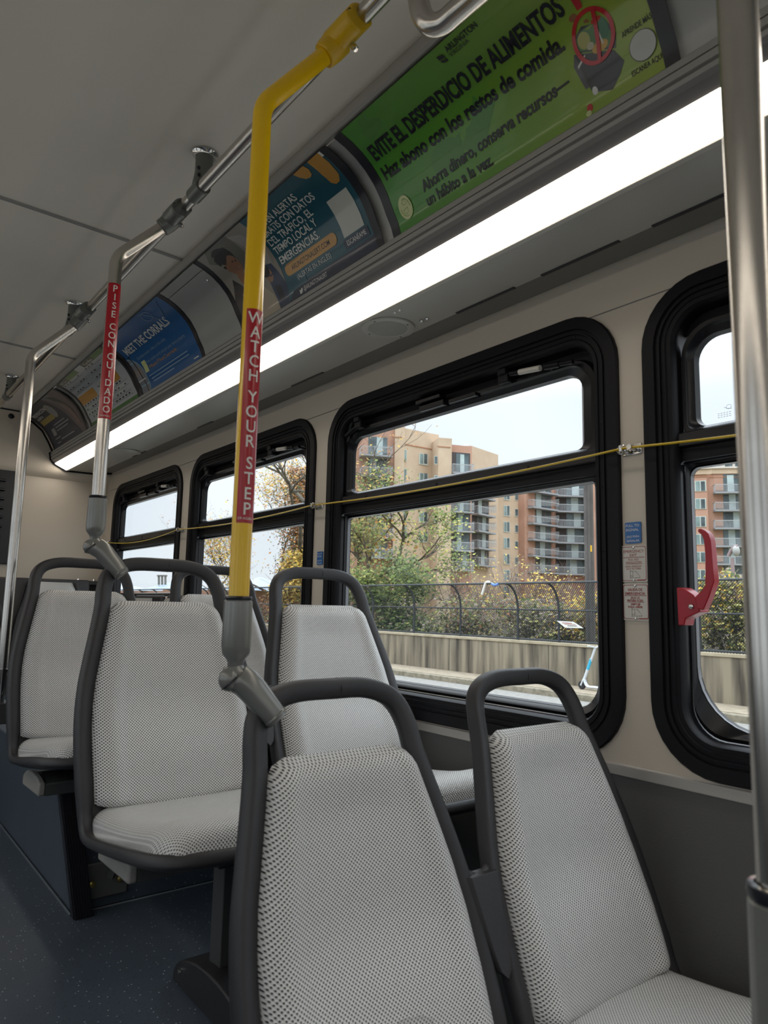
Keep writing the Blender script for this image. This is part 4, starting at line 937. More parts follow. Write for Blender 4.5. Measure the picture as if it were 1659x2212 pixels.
# joining shields between the paired seats
sh = None
for (r, y, zt), lb in zip(ROWS, ('between the two nearest seats', 'between the two middle seats', 'between the two rear seats')):
    if sh is None:
        t = thing('joining_shield', '', 'shield', (0, 0, 0), group='shields joining the paired seats'); sh = t; xm = 0
        b = MB(); N = 14; loops = []
        for j in range(N+1):
            d = .315+.140*j/N; k = j/N; w0 = .026*(1-k)**.8+.011
            if k > .9: w0 *= sqrt(max(.02, 1-((k-.9)/.1)**2))
            yy = lerp_tab(BACK, d)-.020
            loops.append([L(-w0, yy+.004, -d), L(-w0*.8, yy-.003, -d), L(w0*.8, yy-.003, -d), L(w0, yy+.004, -d), L(w0, yy+.020, -d), L(-w0, yy+.020, -d)])
        b.loft(loops, M['plastic'], True, True, True); b.build('shield', t, bevel=.002)
        b = MB(); d = .312; yy = lerp_tab(BACK, d)
        b.tube(crom([L(-.046, yy+.012, -d+.002), L(-.026, yy-.004, -d-.002), L(0, yy-.012, -d-.012), L(.026, yy-.004, -d-.002), L(.040, yy+.012, -d+.002)], 4), .007, M['plastic'], n=10); b.build('top_lip', t)
    else: t = copy_tree(sh)
    t['label'] = 'charcoal plastic joining shield ' + lb; t.location = ((XA+XB_)/2, y-OY, zt-OZ)
# beams that carry the seats
def beam(y, ztop, label, x0=.512, x1=1.385):
    t = thing('seat_beam', label, 'beam', (.95, y, ztop-.05), group='beams under the paired seats')
    prof_ = [(-.093, -.012), (-.055, -.004), (0, 0), (.055, -.006), (.088, -.022), (.088, -.050), (-.093, -.045)]
    b = MB(); b.prism([(y+p, ztop+q-.004) for p, q in prof_], 0, x0+.012, x1, M['railgrey']); b.build('beam', t, bevel=.003)
    b = MB(); b.prism([(y+p*1.03, ztop+q*1.05) for p, q in prof_], 0, x0-.006, x0+.013, M['capgrey']); cpp = b.build('end_cap', t, bevel=.005)
    for k in range(3):
        b = MB(); b.box2((x0+.02, y-.06+.05*k, ztop-.0045), (x0+.14, y-.058+.05*k, ztop-.001), M['ink']); b.build('groove', t)
    return t
tA = beam(.735, -.712, 'dark seat beam under the nearest pair of seats')
tB = beam(1.50, -.482, 'dark seat beam with a warm grey end cap under the middle aisle seat')
tC = beam(2.215, -.475, 'dark seat beam with a warm grey end cap under the rear aisle seat')
# B pedestal
b = MB(); b.box2((.775, 1.545, FLOOR_HI+.03), (.845, 1.60, -.545), M['railgrey']); b.build('post', tB, bevel=.002)
b = MB(); b.prism([(.745, -.553), (.90, -.553), (.885, -.60), (.845, -.645), (.80, -.60)], 1, 1.535, 1.543, M['railgrey']); b.box2((.74, 1.50, -.575), (.93, 1.62, -.553), M['plastic_dk']); b.build('gusset', tB, bevel=.002)
for x, z in ((.785, -.566), (.862, -.58)):
    b = MB(); b.lathe([(0, .008), (.008, .008), (.010, .005)], (x, 1.534, z), M['brass'], axis=(0, -1, 0), n=6); b.build('bolt', tB)
def foot(t, x0, x1, y0, y1, z0, h):
    P = [(y0, z0)]+[((y0+y1)/2-(y1-y0)/2*cos(pi*j/16), z0+h*sin(pi*j/16)**.8) for j in range(1, 16)]+[(y1, z0)]
    b = MB(); b.prism(P, 0, x0, x1, M['plastic_dk']); f = b.build('foot_cover', t, bevel=.004)
    b = MB()
    for yy in (y0+.05, y1-.045): b.lathe([(0, .006), (.003, .005)], (x0-.001, yy, z0+h*.42), M['chrome'], axis=(-1, 0, 0), n=12)
    b.build('screw', f)
    return f
foot(tB, .742, .852, 1.33, 1.725, FLOOR_HI, .085)
b = MB(); b.box2((.86, .70, FLOOR_LOW+.03), (.93, .77, -.78), M['railgrey']); b.build('post', tA, bevel=.002); foot(tA, .83, .95, .55, .92, FLOOR_LOW, .085)
# riser brackets
b = MB(); b.box2((.672, 2.219, -.855), (.80, 2.2265, -.755), mat('dull bracket steel', (.16, .16, .155), .45, .4)); b.build('mounting_plate', tC, bevel=.006)
for x in (.695, .775):
    b = MB(); b.lathe([(0, .010), (.007, .010), (.009, .006)], (x, 2.218, -.81), M['brass'], axis=(0, -1, 0), n=6); b.build('bolt', tC)
b = MB(); b.tube([(.745, 2.212, -.80), (.78, 2.17, -.66), (.80, 2.13, -.53)], .013, M['railgrey'], n=4); b.build('strut', tC)
b = MB(); P0, P1 = Vector((.600, 2.195, -.520)), Vector((.668, 2.198, -.884)); dx = Vector((.027, 0, 0))
b.loft([[p-dx, p-dx+Vector((0, -.016, 0)), p+dx+Vector((0, -.016, 0)), p+dx+Vector((0, .012, 0)), p-dx+Vector((0, .012, 0))] for p in (P0, P1)], M['flute'], True, True, True); lg = b.build('fluted_leg', tC, bevel=.002)
b = MB()
for k in range(7):
    o = Vector((-.021+.007*k, -.017, 0)); b.tube([P0+o, P1+o], .0016, M['flute'], n=6)
b.build('flutes', lg)
b = MB(); b.tube([(.44, 2.36, -.46), (.40, 2.42, -.66)], .006, M['black_gloss'], n=6); b.build('stay_rod', tC)

# rear bench: individual backs under the ledge
bs = None
for k, x in enumerate((1.075, .625)):
    if bs is None:
        t = thing('bench_seat', '', 'seat', (0, 0, 0), group='rear bench seats'); bs = t
        pad = []; N = 14
        for j in range(N+1):
            w_ = j/N; z = .60-.52*w_; hw = lerp_tab([(0, .105), (.08, .128), (.3, .168), (.6, .195), (1, .195)], w_); e = sqrt(max(0, 1-(1-min(1, w_/.08))**2)); y = -.05-.10*w_
            row = []
            for i in range(13):
                u = 2*i/12-1; row.append((u*hw, y-.035*e*sqrt(max(0, 1-abs(u)**6)), z))
            pad.append(row)
        b = MB(); b.loft(pad, M['benchpad'], False); b.build('backrest', t, fix=False, ang=80)
        b = MB(); b.loft([[(-.215, -.03-.10*w_, .62-.56*w_), (.215, -.03-.10*w_, .62-.56*w_), (.215, .0-.10*w_, .62-.56*w_), (-.215, .0-.10*w_, .62-.56*w_)] for w_ in (0, .5, 1)], M['plastic_dk'], True, True, True); b.build('back_shell', t, bevel=.01)
        for sx_ in (-1, 1):
            b = MB(); b.tube(crom([(sx_*.130, -.055, .60), (sx_*.150, -.075, .50), (sx_*.185, -.10, .38), (sx_*.205, -.13, .22), (sx_*.208, -.15, .08)], 4), .012, M['plastic'], n=10); b.build('side_frame', t)
        b = MB(); b.loft([[(u*.2, -.14-.40*w_, .08+.03*sin(w_*pi)*(1-u**6)-(.03 if w_ > .95 else 0)) for u in [i/6-1 for i in range(13)]] for w_ in [j/10 for j in range(11)]], M['benchpad'], False); b.build('cushion', t, fix=False)
        b = MB(); b.box2((-.21, -.52, -.02), (.21, -.02, .07), M['plastic_dk']); b.build('base', t, bevel=.01)
    else: t = copy_tree(bs)
    t['label'] = ('pale grey rear bench seat back seen through the rear aisle seat handle', 'pale grey rear bench seat at the left edge behind the plain pole')[k]
    t.location = (x, 4.60, -.495)
# side-facing low seats along the wall in the rear corner
sf = None
for k, y in enumerate((3.66, 3.20)):
    if sf is None:
        t = thing('side_seat', '', 'seat', (0, 0, 0), group='low side facing seats in the rear corner'); sf = t
        b = MB(); b.loft([[(-hw, .02+dy, z), (hw, .02+dy, z), (hw*.98, .05+dy, z), (-hw*.98, .05+dy, z)] for z, hw, dy in ((.53, .19, .0), (.50, .205, 0), (.30, .20, -.02), (.06, .19, -.05))], M['plastic'], True, True, True); b.build('back_shell', t, bevel=.012)
        b = MB(); b.loft([[(u*.16*(1 if j else .9), -.004-.035*sqrt(max(0, 1-abs(u)**6))*min(1, j/1.5)-.006*j, .515-.045*j) for u in [i/6-1 for i in range(13)]] for j in range(10)], M['benchpad'], False); b.build('backrest', t, fix=False, ang=80)
        b = MB(); b.loft([[(u*.19, -.05-.36*w_, .06+.03*sin(w_*pi)) for u in [i/6-1 for i in range(13)]] for w_ in [j/10 for j in range(11)]], M['benchpad'], False); b.build('cushion', t, fix=False)
        b = MB(); b.box2((-.2, -.40, -.05), (.2, .03, .055), M['plastic_dk']); b.build('base', t, bevel=.01)
    else: t = copy_tree(sf)
    t['label'] = ('low dark seat facing the aisle in the rear corner, the further one', 'low dark seat facing the aisle in the rear corner, the nearer one')[k]
    t.location = (1.30, y, -.495); t.rotation_euler = (0, 0, -pi/2)

# crumpled clear plastic on the nearest seat, just peeking into the picture
rnd = random.Random(3); c = ray(893, 2240)*.86; b = MB(); loops = []
for i in range(1, 10):
    a = pi*i/10; loops.append([c+Vector((sin(a)*cos(2*pi*j/18)*.034*(1+.12*rnd.random()), sin(a)*sin(2*pi*j/18)*.022*(1+.15*rnd.random()), cos(a)*.016*(1+.3*rnd.random()))) for j in range(18)])
b.loft(loops, glassmat('clear crumpled plastic', (.93, .93, .93)), True, True, True); b.build('plastic_wrapper', label='bit of clear crumpled plastic at the bottom edge before the nearest aisle seat', cat='wrapper')
# ---------------------------------------------------------------- outside: road, parapet wall, fence, street furniture
ZR, ZS, XWALL = -2.12, -1.96, 16.0
def noisy(name, c0, c1, sc=3.0, rough=.9, stretch=None):
    m = mat(name, c0, rough); t = m.node_tree; b = t.nodes['Principled BSDF']; c = t.nodes.new('ShaderNodeTexCoord'); n = t.nodes.new('ShaderNodeTexNoise'); n.inputs['Scale'].default_value = sc; n.inputs['Detail'].default_value = 8
    mp = t.nodes.new('ShaderNodeMapping'); mp.inputs['Scale'].default_value = stretch or (1, 1, 1)
    t.links.new(c.outputs['Object'], mp.inputs[0]); t.links.new(mp.outputs[0], n.inputs['Vector']); r = t.nodes.new('ShaderNodeValToRGB')
    r.color_ramp.elements[0].position = .35; r.color_ramp.elements[0].color = (*c0, 1); r.color_ramp.elements[1].position = .62; r.color_ramp.elements[1].color = (*c1, 1)
    t.links.new(n.outputs['Fac'], r.inputs[0]); t.links.new(r.outputs[0], b.inputs['Base Color']); return m
ROAD = noisy('pale worn asphalt', (.20, .19, .175), (.26, .25, .23), 8)
WALK = noisy('tan concrete walk', (.26, .215, .155), (.34, .285, .215), 5)
CURB = noisy('curb concrete', (.17, .15, .105), (.27, .235, .175), 6)
CONC = noisy('streaked concrete', (.055, .046, .036), (.27, .23, .165), 1.0, stretch=(1, 3.6, .30))
CAP = noisy('wall cap concrete', (.33, .28, .19), (.42, .36, .26), 3)
SOIL = noisy('leaf litter ground', (.10, .09, .04), (.22, .17, .06), 2)
b = MB(); b.add([(XWALL-1.45-30, -60, ZR), (XWALL-1.45, -60, ZR), (XWALL-1.45, 160, ZR), (XWALL-1.45-30, 160, ZR)], [(0, 1, 2, 3)], ROAD)
b.build('road', label='pale grey asphalt road outside the windows', cat='road', kind='structure', smooth=False)
b = MB(); b.box2((XWALL-1.45, -60, ZR-.2), (XWALL-1.25, 160, ZS-.01), CURB); b.build('curb', label='low concrete curb along the road', cat='curb', kind='structure', bevel=.02)
b = MB(); b.box2((XWALL-1.25, -60, ZR-.2), (XWALL+.2, 160, ZS), WALK); b.build('sidewalk', label='tan concrete walkway below the stained wall', cat='sidewalk', kind='structure')
b = MB(); b.add([(XWALL+.1, -60, ZR-.3), (420, -120, ZR-.3), (420, 420, ZR-.3), (XWALL+.1, 420, ZR-.3)], [(0, 1, 2, 3)], SOIL)
b.build('ground', label='ground with leaf litter behind the wall', cat='ground', kind='structure', smooth=False)
t = thing('parapet_wall', 'water-stained concrete wall beside the road, under the fence', 'wall', (XWALL, 20, ZS)); WT = -.86
b = MB(); b.box2((XWALL, -40, ZR-.3), (XWALL+.3, 110, WT-.08), CONC); b.build('wall_face', t)
b = MB(); b.box2((XWALL-.03, -40, WT-.08), (XWALL+.33, 110, WT), CAP); b.build('wall_cap', t, bevel=.01)
b = MB()
for y in (9.4, 12.9, 16.9, 21.2, 26, 31): b.box2((XWALL-.004, y-.012, ZS), (XWALL+.01, y+.012, WT-.07), mat('joint dark', (.06, .055, .045), .9))
b.build('joints', t)
# fence: straight lower half, top curled over towards the road
t = thing('chain_link_fence', 'black chain link fence on the wall, curving inwards at the top', 'fence', (XWALL+.15, 20, WT))
XF = XWALL+.14; ZM, ZTP = .02, .765
FP = noisy('black fence post', (.02, .025, .03), (.03, .035, .04), 5, .5)
def fence_curve(k=8):
    P = [(XF, WT), (XF, ZM)]
    for j in range(1, k+1):
        a = j/k; P.append((XF-.62*(1-cos(a*pi/2*.92)), ZM+(ZTP-ZM)*sin(a*pi/2)/1.0))
    return P
FC = fence_curve()
ys = [4.0, 6.3, 8.6, 10.4, 12.65, 14.13, 16.53, 18.8, 21.15, 23.5, 25.9, 28.2, 30.6, 33, 35.4, 37.8, 40.2, 42.6, 45, 48, 51, 54, 57, 60]
pm_ = None
for y in ys:
    b = MB(); b.tube([(x, y, z) for x, z in FC], .034, FP, n=7); b.build('post', t)
for z, x, r in ((WT+.035, XF, .028), (ZM, XF, .024), (ZTP, FC[-1][0], .03)):
    b = MB(); b.tube([(x, -20, z), (x, 62, z)], r, FP, n=7); b.build('rail', t)
def linkmat():
    m = bpy.data.materials.new('chain link wire'); m.use_nodes = True; t_ = m.node_tree; t_.nodes.clear()
    o = t_.nodes.new('ShaderNodeOutputMaterial'); tr = t_.nodes.new('ShaderNodeBsdfTransparent'); df = t_.nodes.new('ShaderNodeBsdfDiffuse'); df.inputs[0].default_value = (.03, .035, .04, 1)
    uv = t_.nodes.new('ShaderNodeUVMap'); sp_ = t_.nodes.new('ShaderNodeSeparateXYZ'); t_.links.new(uv.outputs[0], sp_.inputs[0])
    a = math_node(t_, 'ABSOLUTE', math_node(t_, 'SINE', math_node(t_, 'MULTIPLY', math_node(t_, 'ADD', sp_.outputs[0], sp_.outputs[1]), pi/.07)))
    c = math_node(t_, 'ABSOLUTE', math_node(t_, 'SINE', math_node(t_, 'MULTIPLY', math_node(t_, 'SUBTRACT', sp_.outputs[0], sp_.outputs[1]), pi/.07)))
    k = math_node(t_, 'LESS_THAN', math_node(t_, 'MINIMUM', a, c), .31)
    mx = t_.nodes.new('ShaderNodeMixShader'); t_.links.new(k, mx.inputs[0]); t_.links.new(tr.outputs[0], mx.inputs[1]); t_.links.new(df.outputs[0], mx.inputs[2]); t_.links.new(mx.outputs[0], o.inputs[0]); return m
b = MB(); vs = []; uvs = []; s_ = 0; prev = None
for x, z in FC:
    if prev: s_ += sqrt((x-prev[0])**2+(z-prev[1])**2)
    prev = (x, z)
    for y in (-20, 62): vs.append((x+.01, y, z)); uvs.append((y, s_))
b.add(vs, [(2*i, 2*i+1, 2*i+3, 2*i+2) for i in range(len(FC)-1)], linkmat(), uvs); b.build('wire_mesh', t, fix=False)
# warning sign wired to the fence
A_, B2, C2, D2 = (onX(px, py, XF-.04) for px, py in ((1203, 1341), (1238, 1343), (1260, 1357), (1221, 1356)))
t = thing('fence_sign', 'white sign with red and black print tied slantwise to the fence', 'sign', tuple(D2))
b = MB(); b.add([p+Vector((dx, 0, 0)) for dx in (-.01, .01) for p in (A_, B2, C2, D2)], [(0, 1, 2, 3), (7, 6, 5, 4), (0, 4, 5, 1), (1, 5, 6, 2), (2, 6, 7, 3), (3, 7, 4, 0)], M['white']); b.build('board', t)
def bl(u, v): return A_.lerp(B2, u).lerp(D2.lerp(C2, u), v)+Vector((-.013, 0, 0))
b = MB()
for v0, v1, u0, u1, mt in ((.22, .34, .2, .8, M['dkred']), (.42, .52, .25, .9, M['dkred']), (.64, .76, .3, .85, M['ink'])):
    for k in range(7):
        a, c = u0+(u1-u0)*k/7, u0+(u1-u0)*(k+.75)/7; b.add([bl(a, v0), bl(c, v0), bl(c, v1), bl(a, v1)], [(0, 1, 2, 3)], mt)
b.build('print_lines', t, fix=False)
b = MB(); q = [onX(px, py, FC[-1][0]-.03) for px, py in ((1058, 1257), (1050, 1258), (1047, 1265), (1044, 1275), (1041, 1284))]; b.tube(crom(q, 4), .035, M['white'], n=6); b.build('white_rag', label='white rag hanging over the top rail of the fence', cat='rag')
b = MB(); q = [onX(px, py, FC[-1][0]-.03) for px, py in ((1062, 1261), (1068, 1264), (1076, 1262))]; b.tube(q, .04, pm('rag blue', (.10, .22, .55)), n=6); b.build('blue_scrap', label='small blue scrap caught on the top rail beside the white rag', cat='litter')
# big utility pole behind the fence
POLE = noisy('dark weathered pole', (.085, .075, .07), (.12, .11, .10), 2)
p = onX(1276, 1380, 17.2); t = thing('utility_pole', 'tall dark utility pole behind the fence near the right edge of the large window', 'pole', (17.2, p.y, ZR-.3))
b = MB(); b.tube([(17.2, p.y, ZR-.3), (17.2, p.y, 9.5)], .135, POLE, n=18); b.build('shaft', t)
b = MB(); b.tube([(17.05, p.y-.12, ZR-.3), (17.05, p.y-.12, 9.0)], .035, POLE, n=8); b.build('conduit', t)
q = onX(1276, 1185, 17.05); b = MB(); b.box((17.05, q.y, q.z), (.02, .07, .18), pm('tag yellow', (.75, .42, .01))); b.build('yellow_tag', t)
# street lamp seen in the right-hand window
p = onX(1590, 1395, 18.5); t = thing('street_lamp', 'thin pinkish street lamp with a curved head seen beside the red lever', 'lamp', (18.5, p.y, ZR-.3)); zt_ = onX(1585, 1205, 18.5).z
LP = mat('weathered pink lamp paint', (.30, .22, .22), .6, bump=.02)
b = MB(); b.tube([(18.5, p.y, ZR-.3), (18.5, p.y, zt_)], .045, LP, n=10); b.build('post', t)
e1, e2, e3 = (onX(px, py, 18.5) for px, py in ((1574, 1201), (1579, 1190), (1587, 1181))); b = MB(); b.tube([e1, e2, e3, (18.5, e3.y-.08, e3.z)], .05, LP, n=8); b.build('arm', t)
e4 = onX(1590, 1190, 18.5); b = MB(); b.sphere(e4, .10, mat('milky lamp head', (.40, .40, .38), .3, bump=.01), n=12, sc=(1, .9, 1.4)); b.build('head', t)

# electric scooter leaning by the wall
XS = XWALL-.55
def sp_pt(px, py): return onX(px, py, XS)
SCW = mat('white scooter paint', (.62, .66, .70), .35, bump=.02); TYRE = mat('black tyre', (.02, .02, .025), .7, bump=.1)
gr0 = onX(1257, 1479, XS)
t = thing('electric_scooter', 'white electric scooter with a light blue band standing on the walkway', 'scooter', (XS, gr0.y, ZS))
ofs = Vector((0, 0, ZS-gr0.z))
b = MB(); b.tube([sp_pt(1286, 1389)+ofs, sp_pt(1276, 1418)+ofs], .030, SCW, n=10); b.tube([sp_pt(1270, 1434)+ofs, sp_pt(1262, 1457)+ofs], .036, SCW, n=10); b.build('stem', t)
b = MB(); b.tube([sp_pt(1276.5, 1414)+ofs, sp_pt(1269.5, 1436)+ofs], .038, mat('light blue band', (.05, .45, .68), .4, bump=.02), n=10); b.build('blue_band', t)
h = sp_pt(1286, 1389)+ofs; b = MB(); b.tube([h+Vector((-.24, .05, .04)), h, h+Vector((.20, .02, .03))], .022, SCW, n=8); b.build('handlebar', t)
b = MB(); b.tube(crom([sp_pt(1262, 1455)+ofs, sp_pt(1264, 1464)+ofs, sp_pt(1270, 1473)+ofs, sp_pt(1285, 1475)+ofs, sp_pt(1303, 1477)+ofs, sp_pt(1325, 1479)+ofs], 4), .036, SCW, n=8, rb=.05); b.build('deck', t)
for px in (1257, 1332):
    wc = sp_pt(px, 1470)+ofs; wc.z = ZS+.105; b = MB(); b.lathe([(-.03, .07), (-.03, .095), (-.015, .105), (.015, .105), (.03, .095), (.03, .07)], wc, TYRE, axis=(1, 0, 0), n=24); whl = b.build('wheel', t)
    b = MB(); b.lathe([(-.033, .03), (.033, .03)], wc, M['greysock'], axis=(1, 0, 0), n=12); b.build('hub', whl)
b = MB(); wc = sp_pt(1257, 1470)+ofs; b.tube([sp_pt(1262, 1458)+ofs+Vector((-.05, 0, 0)), Vector((XS-.05, wc.y, ZS+.105))], .02, SCW, n=8); b.build('fork', t)

# ---------------------------------------------------------------- buildings
def brick(name, c0, c1):
    m = mat(name, c0, .9); t_ = m.node_tree; bs_ = t_.nodes['Principled BSDF']; c = t_.nodes.new('ShaderNodeTexCoord'); n = t_.nodes.new('ShaderNodeTexNoise'); n.inputs['Scale'].default_value = .35; n.inputs['Detail'].default_value = 9
    t_.links.new(c.outputs['Object'], n.inputs['Vector']); r = t_.nodes.new('ShaderNodeValToRGB'); r.color_ramp.elements[0].position = .3; r.color_ramp.elements[0].color = (*c0, 1); r.color_ramp.elements[1].position = .7; r.color_ramp.elements[1].color = (*c1, 1)
    t_.links.new(n.outputs['Fac'], r.inputs[0]); w_ = t_.nodes.new('ShaderNodeTexWave'); w_.bands_direction = 'Z'; w_.inputs['Scale'].default_value = 1.6; w_.inputs['Distortion'].default_value = 0
    t_.links.new(c.outputs['Object'], w_.inputs['Vector']); mx = t_.nodes.new('ShaderNodeMix'); mx.data_type = 'RGBA'; mx.blend_type = 'MULTIPLY'
    rr = t_.nodes.new('ShaderNodeValToRGB'); rr.color_ramp.elements[0].color = (.90, .88, .86, 1); rr.color_ramp.elements[1].color = (1, 1, 1, 1); t_.links.new(w_.outputs['Fac'], rr.inputs[0])
    mx.inputs[0].default_value = 1; t_.links.new(r.outputs[0], mx.inputs[6]); t_.links.new(rr.outputs[0], mx.inputs[7]); t_.links.new(mx.outputs[2], bs_.inputs['Base Color']); return m
TAN = brick('tan brick', (.52, .39, .28), (.62, .49, .37)); REDB = brick('red brick', (.44, .25, .18), (.54, .33, .25)); BAND = brick('rust band', (.40, .19, .11), (.46, .24, .15)); PALE = brick('pale stucco', (.60, .56, .52), (.70, .67, .63))
WGL = mat('far window glass', (.20, .27, .27), .15, bump=.01, var=.5, vscale=.3); WFR = mat('pale window frame', (.52, .56, .52), .6); DOORG = mat('balcony door glass', (.09, .12, .13), .2, var=.6, vscale=.4); CURT = mat('pale curtain', (.42, .50, .50), .8, var=.2, vscale=.5)
SLAB = mat('balcony slab grey', (.30, .31, .33), .8); RAILM = mat('balcony rail grey', (.42, .44, .46), .6); SHAD = mat('painted balcony recess shade', (.07, .06, .06), .8)  # SHAD: flat dark colour standing in for the shade inside recessed balconies
class Facade:
    """vertical wall segment between two image columns at given distances"""
    def __init__(s, x0, d0, x1, d1):
        a = ray(x0, 1300)*d0; c = ray(x1, 1300)*d1; s.a = Vector((a.x, a.y)); s.c = Vector((c.x, c.y)); d = (s.c-s.a).normalized(); s.t = d; s.n = Vector((d.y, -d.x))
        if s.n.dot(Vector((-a.x, -a.y))) < 0: s.n = -s.n
        s.x0, s.x1 = x0, x1
    def pt(s, px, py, off=0.0):
        r = ray(px, py); k = (s.a.dot(s.n))/(r.x*s.n.x+r.y*s.n.y); p = r*k; return Vector((p.x+s.n.x*off, p.y+s.n.y*off, p.z))
    def quad(s, x0, x1, y0, y1, off):
        """rectangle: left/right image columns, top/bottom heights taken at the left column"""
        l = s.pt(x0, y0, off); lb = s.pt(x0, y1, off); r = s.pt(x1, y0, off); return [Vector((l.x, l.y, lb.z)), Vector((r.x, r.y, lb.z)), Vector((r.x, r.y, l.z)), Vector((l.x, l.y, l.z))]
    def slab(s, mb, x0, x1, y0, y1, o0, o1, mt):
        A = s.quad(x0, x1, y0, y1, o0); B = s.quad(x0, x1, y0, y1, o1); B = [Vector((q.x, q.y, p.z)) for p, q in zip(A, B)]; mb.add(A+B, [(0, 1, 2, 3), (7, 6, 5, 4), (0, 4, 5, 1), (1, 5, 6, 2), (2, 6, 7, 3), (3, 7, 4, 0)], mt)
    def wall(s, mb, ytop, mt, depth=9.0, bottom=-4.0):
        z1 = s.pt((s.x0+s.x1)/2, ytop).z; a, c = s.a, s.c; e = -s.n*depth
        P = [(a.x, a.y), (c.x, c.y), (c.x+e.x, c.y+e.y), (a.x+e.x, a.y+e.y)]; mb.prism(P, 2, bottom, z1, mt); return z1
def win(par, F, x0, x1, y0, y1, dark=False, split=True):
    b = MB(); F.slab(b, x0, x1, y0, y1, .02, .10, WFR); f = b.build('window', par)
    m_ = (x1-x0)*.10; b = MB()
    xs_ = [(x0+m_, (x0+x1)/2-m_*.5), ((x0+x1)/2+m_*.5, x1-m_)] if split and x1-x0 > 8 else [(x0+m_, x1-m_)]
    for k, (a, c) in enumerate(xs_): F.slab(b, a, c, y0+1.2, y1-1.6, .10, .14, DOORG if (dark or k == 1) else WGL)
    b.build('pane', f)
def balcony(par, F, x0, x1, ys_, h=26.0, out=1.5, door=True, seed=0, brk=None, floor_h=None):
    """slab top at image row ys_, door above it, railing in front"""
    b = MB(); F.slab(b, x0, x1, ys_, ys_+3.6, 0, out, SLAB); bal = b.build('balcony', par)
    if door:
        rn = random.Random(seed); b = MB(); H = floor_h or h*1.15
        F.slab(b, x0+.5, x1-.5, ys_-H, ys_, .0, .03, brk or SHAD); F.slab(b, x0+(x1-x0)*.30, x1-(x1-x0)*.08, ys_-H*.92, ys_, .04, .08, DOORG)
        a = x0+(x1-x0)*(.32+.3*rn.random()); F.slab(b, a, a+(x1-x0)*.20, ys_-H*.88, ys_, .08, .12, CURT); b.build('door', bal)
    b = MB(); rh = 15.5*(h/40.0 if False else 1.0)
    rh = h*.42
    F.slab(b, x0, x1, ys_-rh, ys_-rh+1.2, out-.06, out, RAILM)
    n = max(6, int((x1-x0)/2.4))
    for k in range(n+1):
        u = x0+(x1-x0)*k/n; F.slab(b, u-.28, u+.28, ys_-rh+1, ys_, out-.05, out-.01, RAILM)
    A = F.pt(x0, ys_-rh, 0); 
    for xx in (x0, x1):
        q0, q1 = F.pt(xx, ys_-rh, 0), F.pt(xx, ys_-rh, out); q1.z = q0.z; b.tube([q0, q1], .05, RAILM, n=4)
        for k in range(1, 5):
            q = q0.lerp(q1, k/5); zz = F.pt(xx, ys_, 0).z; b.tube([q, (q.x, q.y, zz)], .03, RAILM, n=4)
    b.build('railing', bal)
far = Facade(866, 108, 943, 112)
bd = thing('apartment_building', 'large tan brick apartment block with balconies behind the trees', 'building', tuple(Vector((far.a.x, far.a.y, -4))))
def seg(x0, d0, x1, d1, ytop, mt, name='wall', bands=()):
    F = Facade(x0, d0, x1, d1); b = MB(); F.wall(b, ytop, mt); o = b.build(name, bd, smooth=False)
    for ya in bands:
        b = MB(); F.slab(b, x0, x1, ya, ya+2.2, 0, .08, BAND); b.build('brick_band', o)
    return F
f0 = seg(690, 106, 846, 108.5, 905, REDB); f1 = seg(846, 107.5, 868, 107.5, 915, TAN, bands=(943,)); f2 = seg(866, 108, 944, 112, 931, TAN, bands=(957,)); f3 = seg(943, 108, 973, 108.5, 946, TAN, bands=(963,))
f4 = seg(970, 109.5, 1018, 110.5, 962, REDB); f5 = seg(1014, 118, 1076, 125, 972, TAN); f6 = seg(1056, 130, 1140, 133, 1046, TAN); f7 = seg(1134, 131, 1200, 136, 1040, REDB); f8 = seg(1196, 136.5, 1284, 137, 1030, REDB); f9 = seg(1280, 134, 1400, 128, 1028, REDB)
f10 = seg(1396, 122, 1537, 118.5, 1016, REDB, bands=(1033,)); f11 = seg(1533, 119.5, 1720, 117, 1010, REDB, bands=(1030,))
for F, y in ((f10, 1016), (f11, 1010)):
    b = MB(); F.slab(b, F.x0, F.x1, y, y+14, 0, .25, TAN); F.slab(b, F.x0, F.x1, y-.5, y+3, .2, .5, PALE); b.build('cornice', bd)
# stacked windows
def col(F, x0, x1, y0, y1, step, n, **k):
    for i in range(n): win(bd, F, x0, x1, y0+step*i, y1+step*i, **k)
col(f2, 868, 878, 970, 996, 42, 5, split=False); col(f2, 905, 924, 979, 1003, 42, 5); col(f3, 938, 945, 985, 1003, 42, 4, split=False, dark=True)
col(f6, 1087.5, 1101, 1057, 1080, 34.8, 7); col(f6, 1068, 1072, 1060, 1080, 34.8, 6, split=False, dark=True); col(f6, 1112, 1118.5, 1064, 1081, 34.8, 6, split=False, dark=True)
col(f10, 1500, 1525, 1039, 1062, 38.3, 6); col(f9, 1330, 1345, 1060, 1082, 36, 3)
# balcony stacks
for i, y in enumerate((985, 1029, 1072, 1116, 1160, 1203)): balcony(bd, f0, 776, 842, y, h=40, out=2.0, seed=i, brk=REDB)
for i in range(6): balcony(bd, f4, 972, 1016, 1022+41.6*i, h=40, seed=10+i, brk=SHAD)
for i in range(5): balcony(bd, f5, 1018, 1056, 1072+36.8*i, h=36, seed=20+i, brk=SHAD)
for i in range(6): balcony(bd, f7, 1139, 1194, 1060+34.8*i, h=34, seed=30+i, brk=REDB)
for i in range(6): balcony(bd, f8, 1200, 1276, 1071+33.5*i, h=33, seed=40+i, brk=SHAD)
for i in range(6): balcony(bd, f11, 1540, 1612, 1065+38.3*i, h=38, seed=60+i, brk=REDB); balcony(bd, f11, 1628, 1700, 1065+38.3*i, h=38, seed=70+i, brk=REDB)
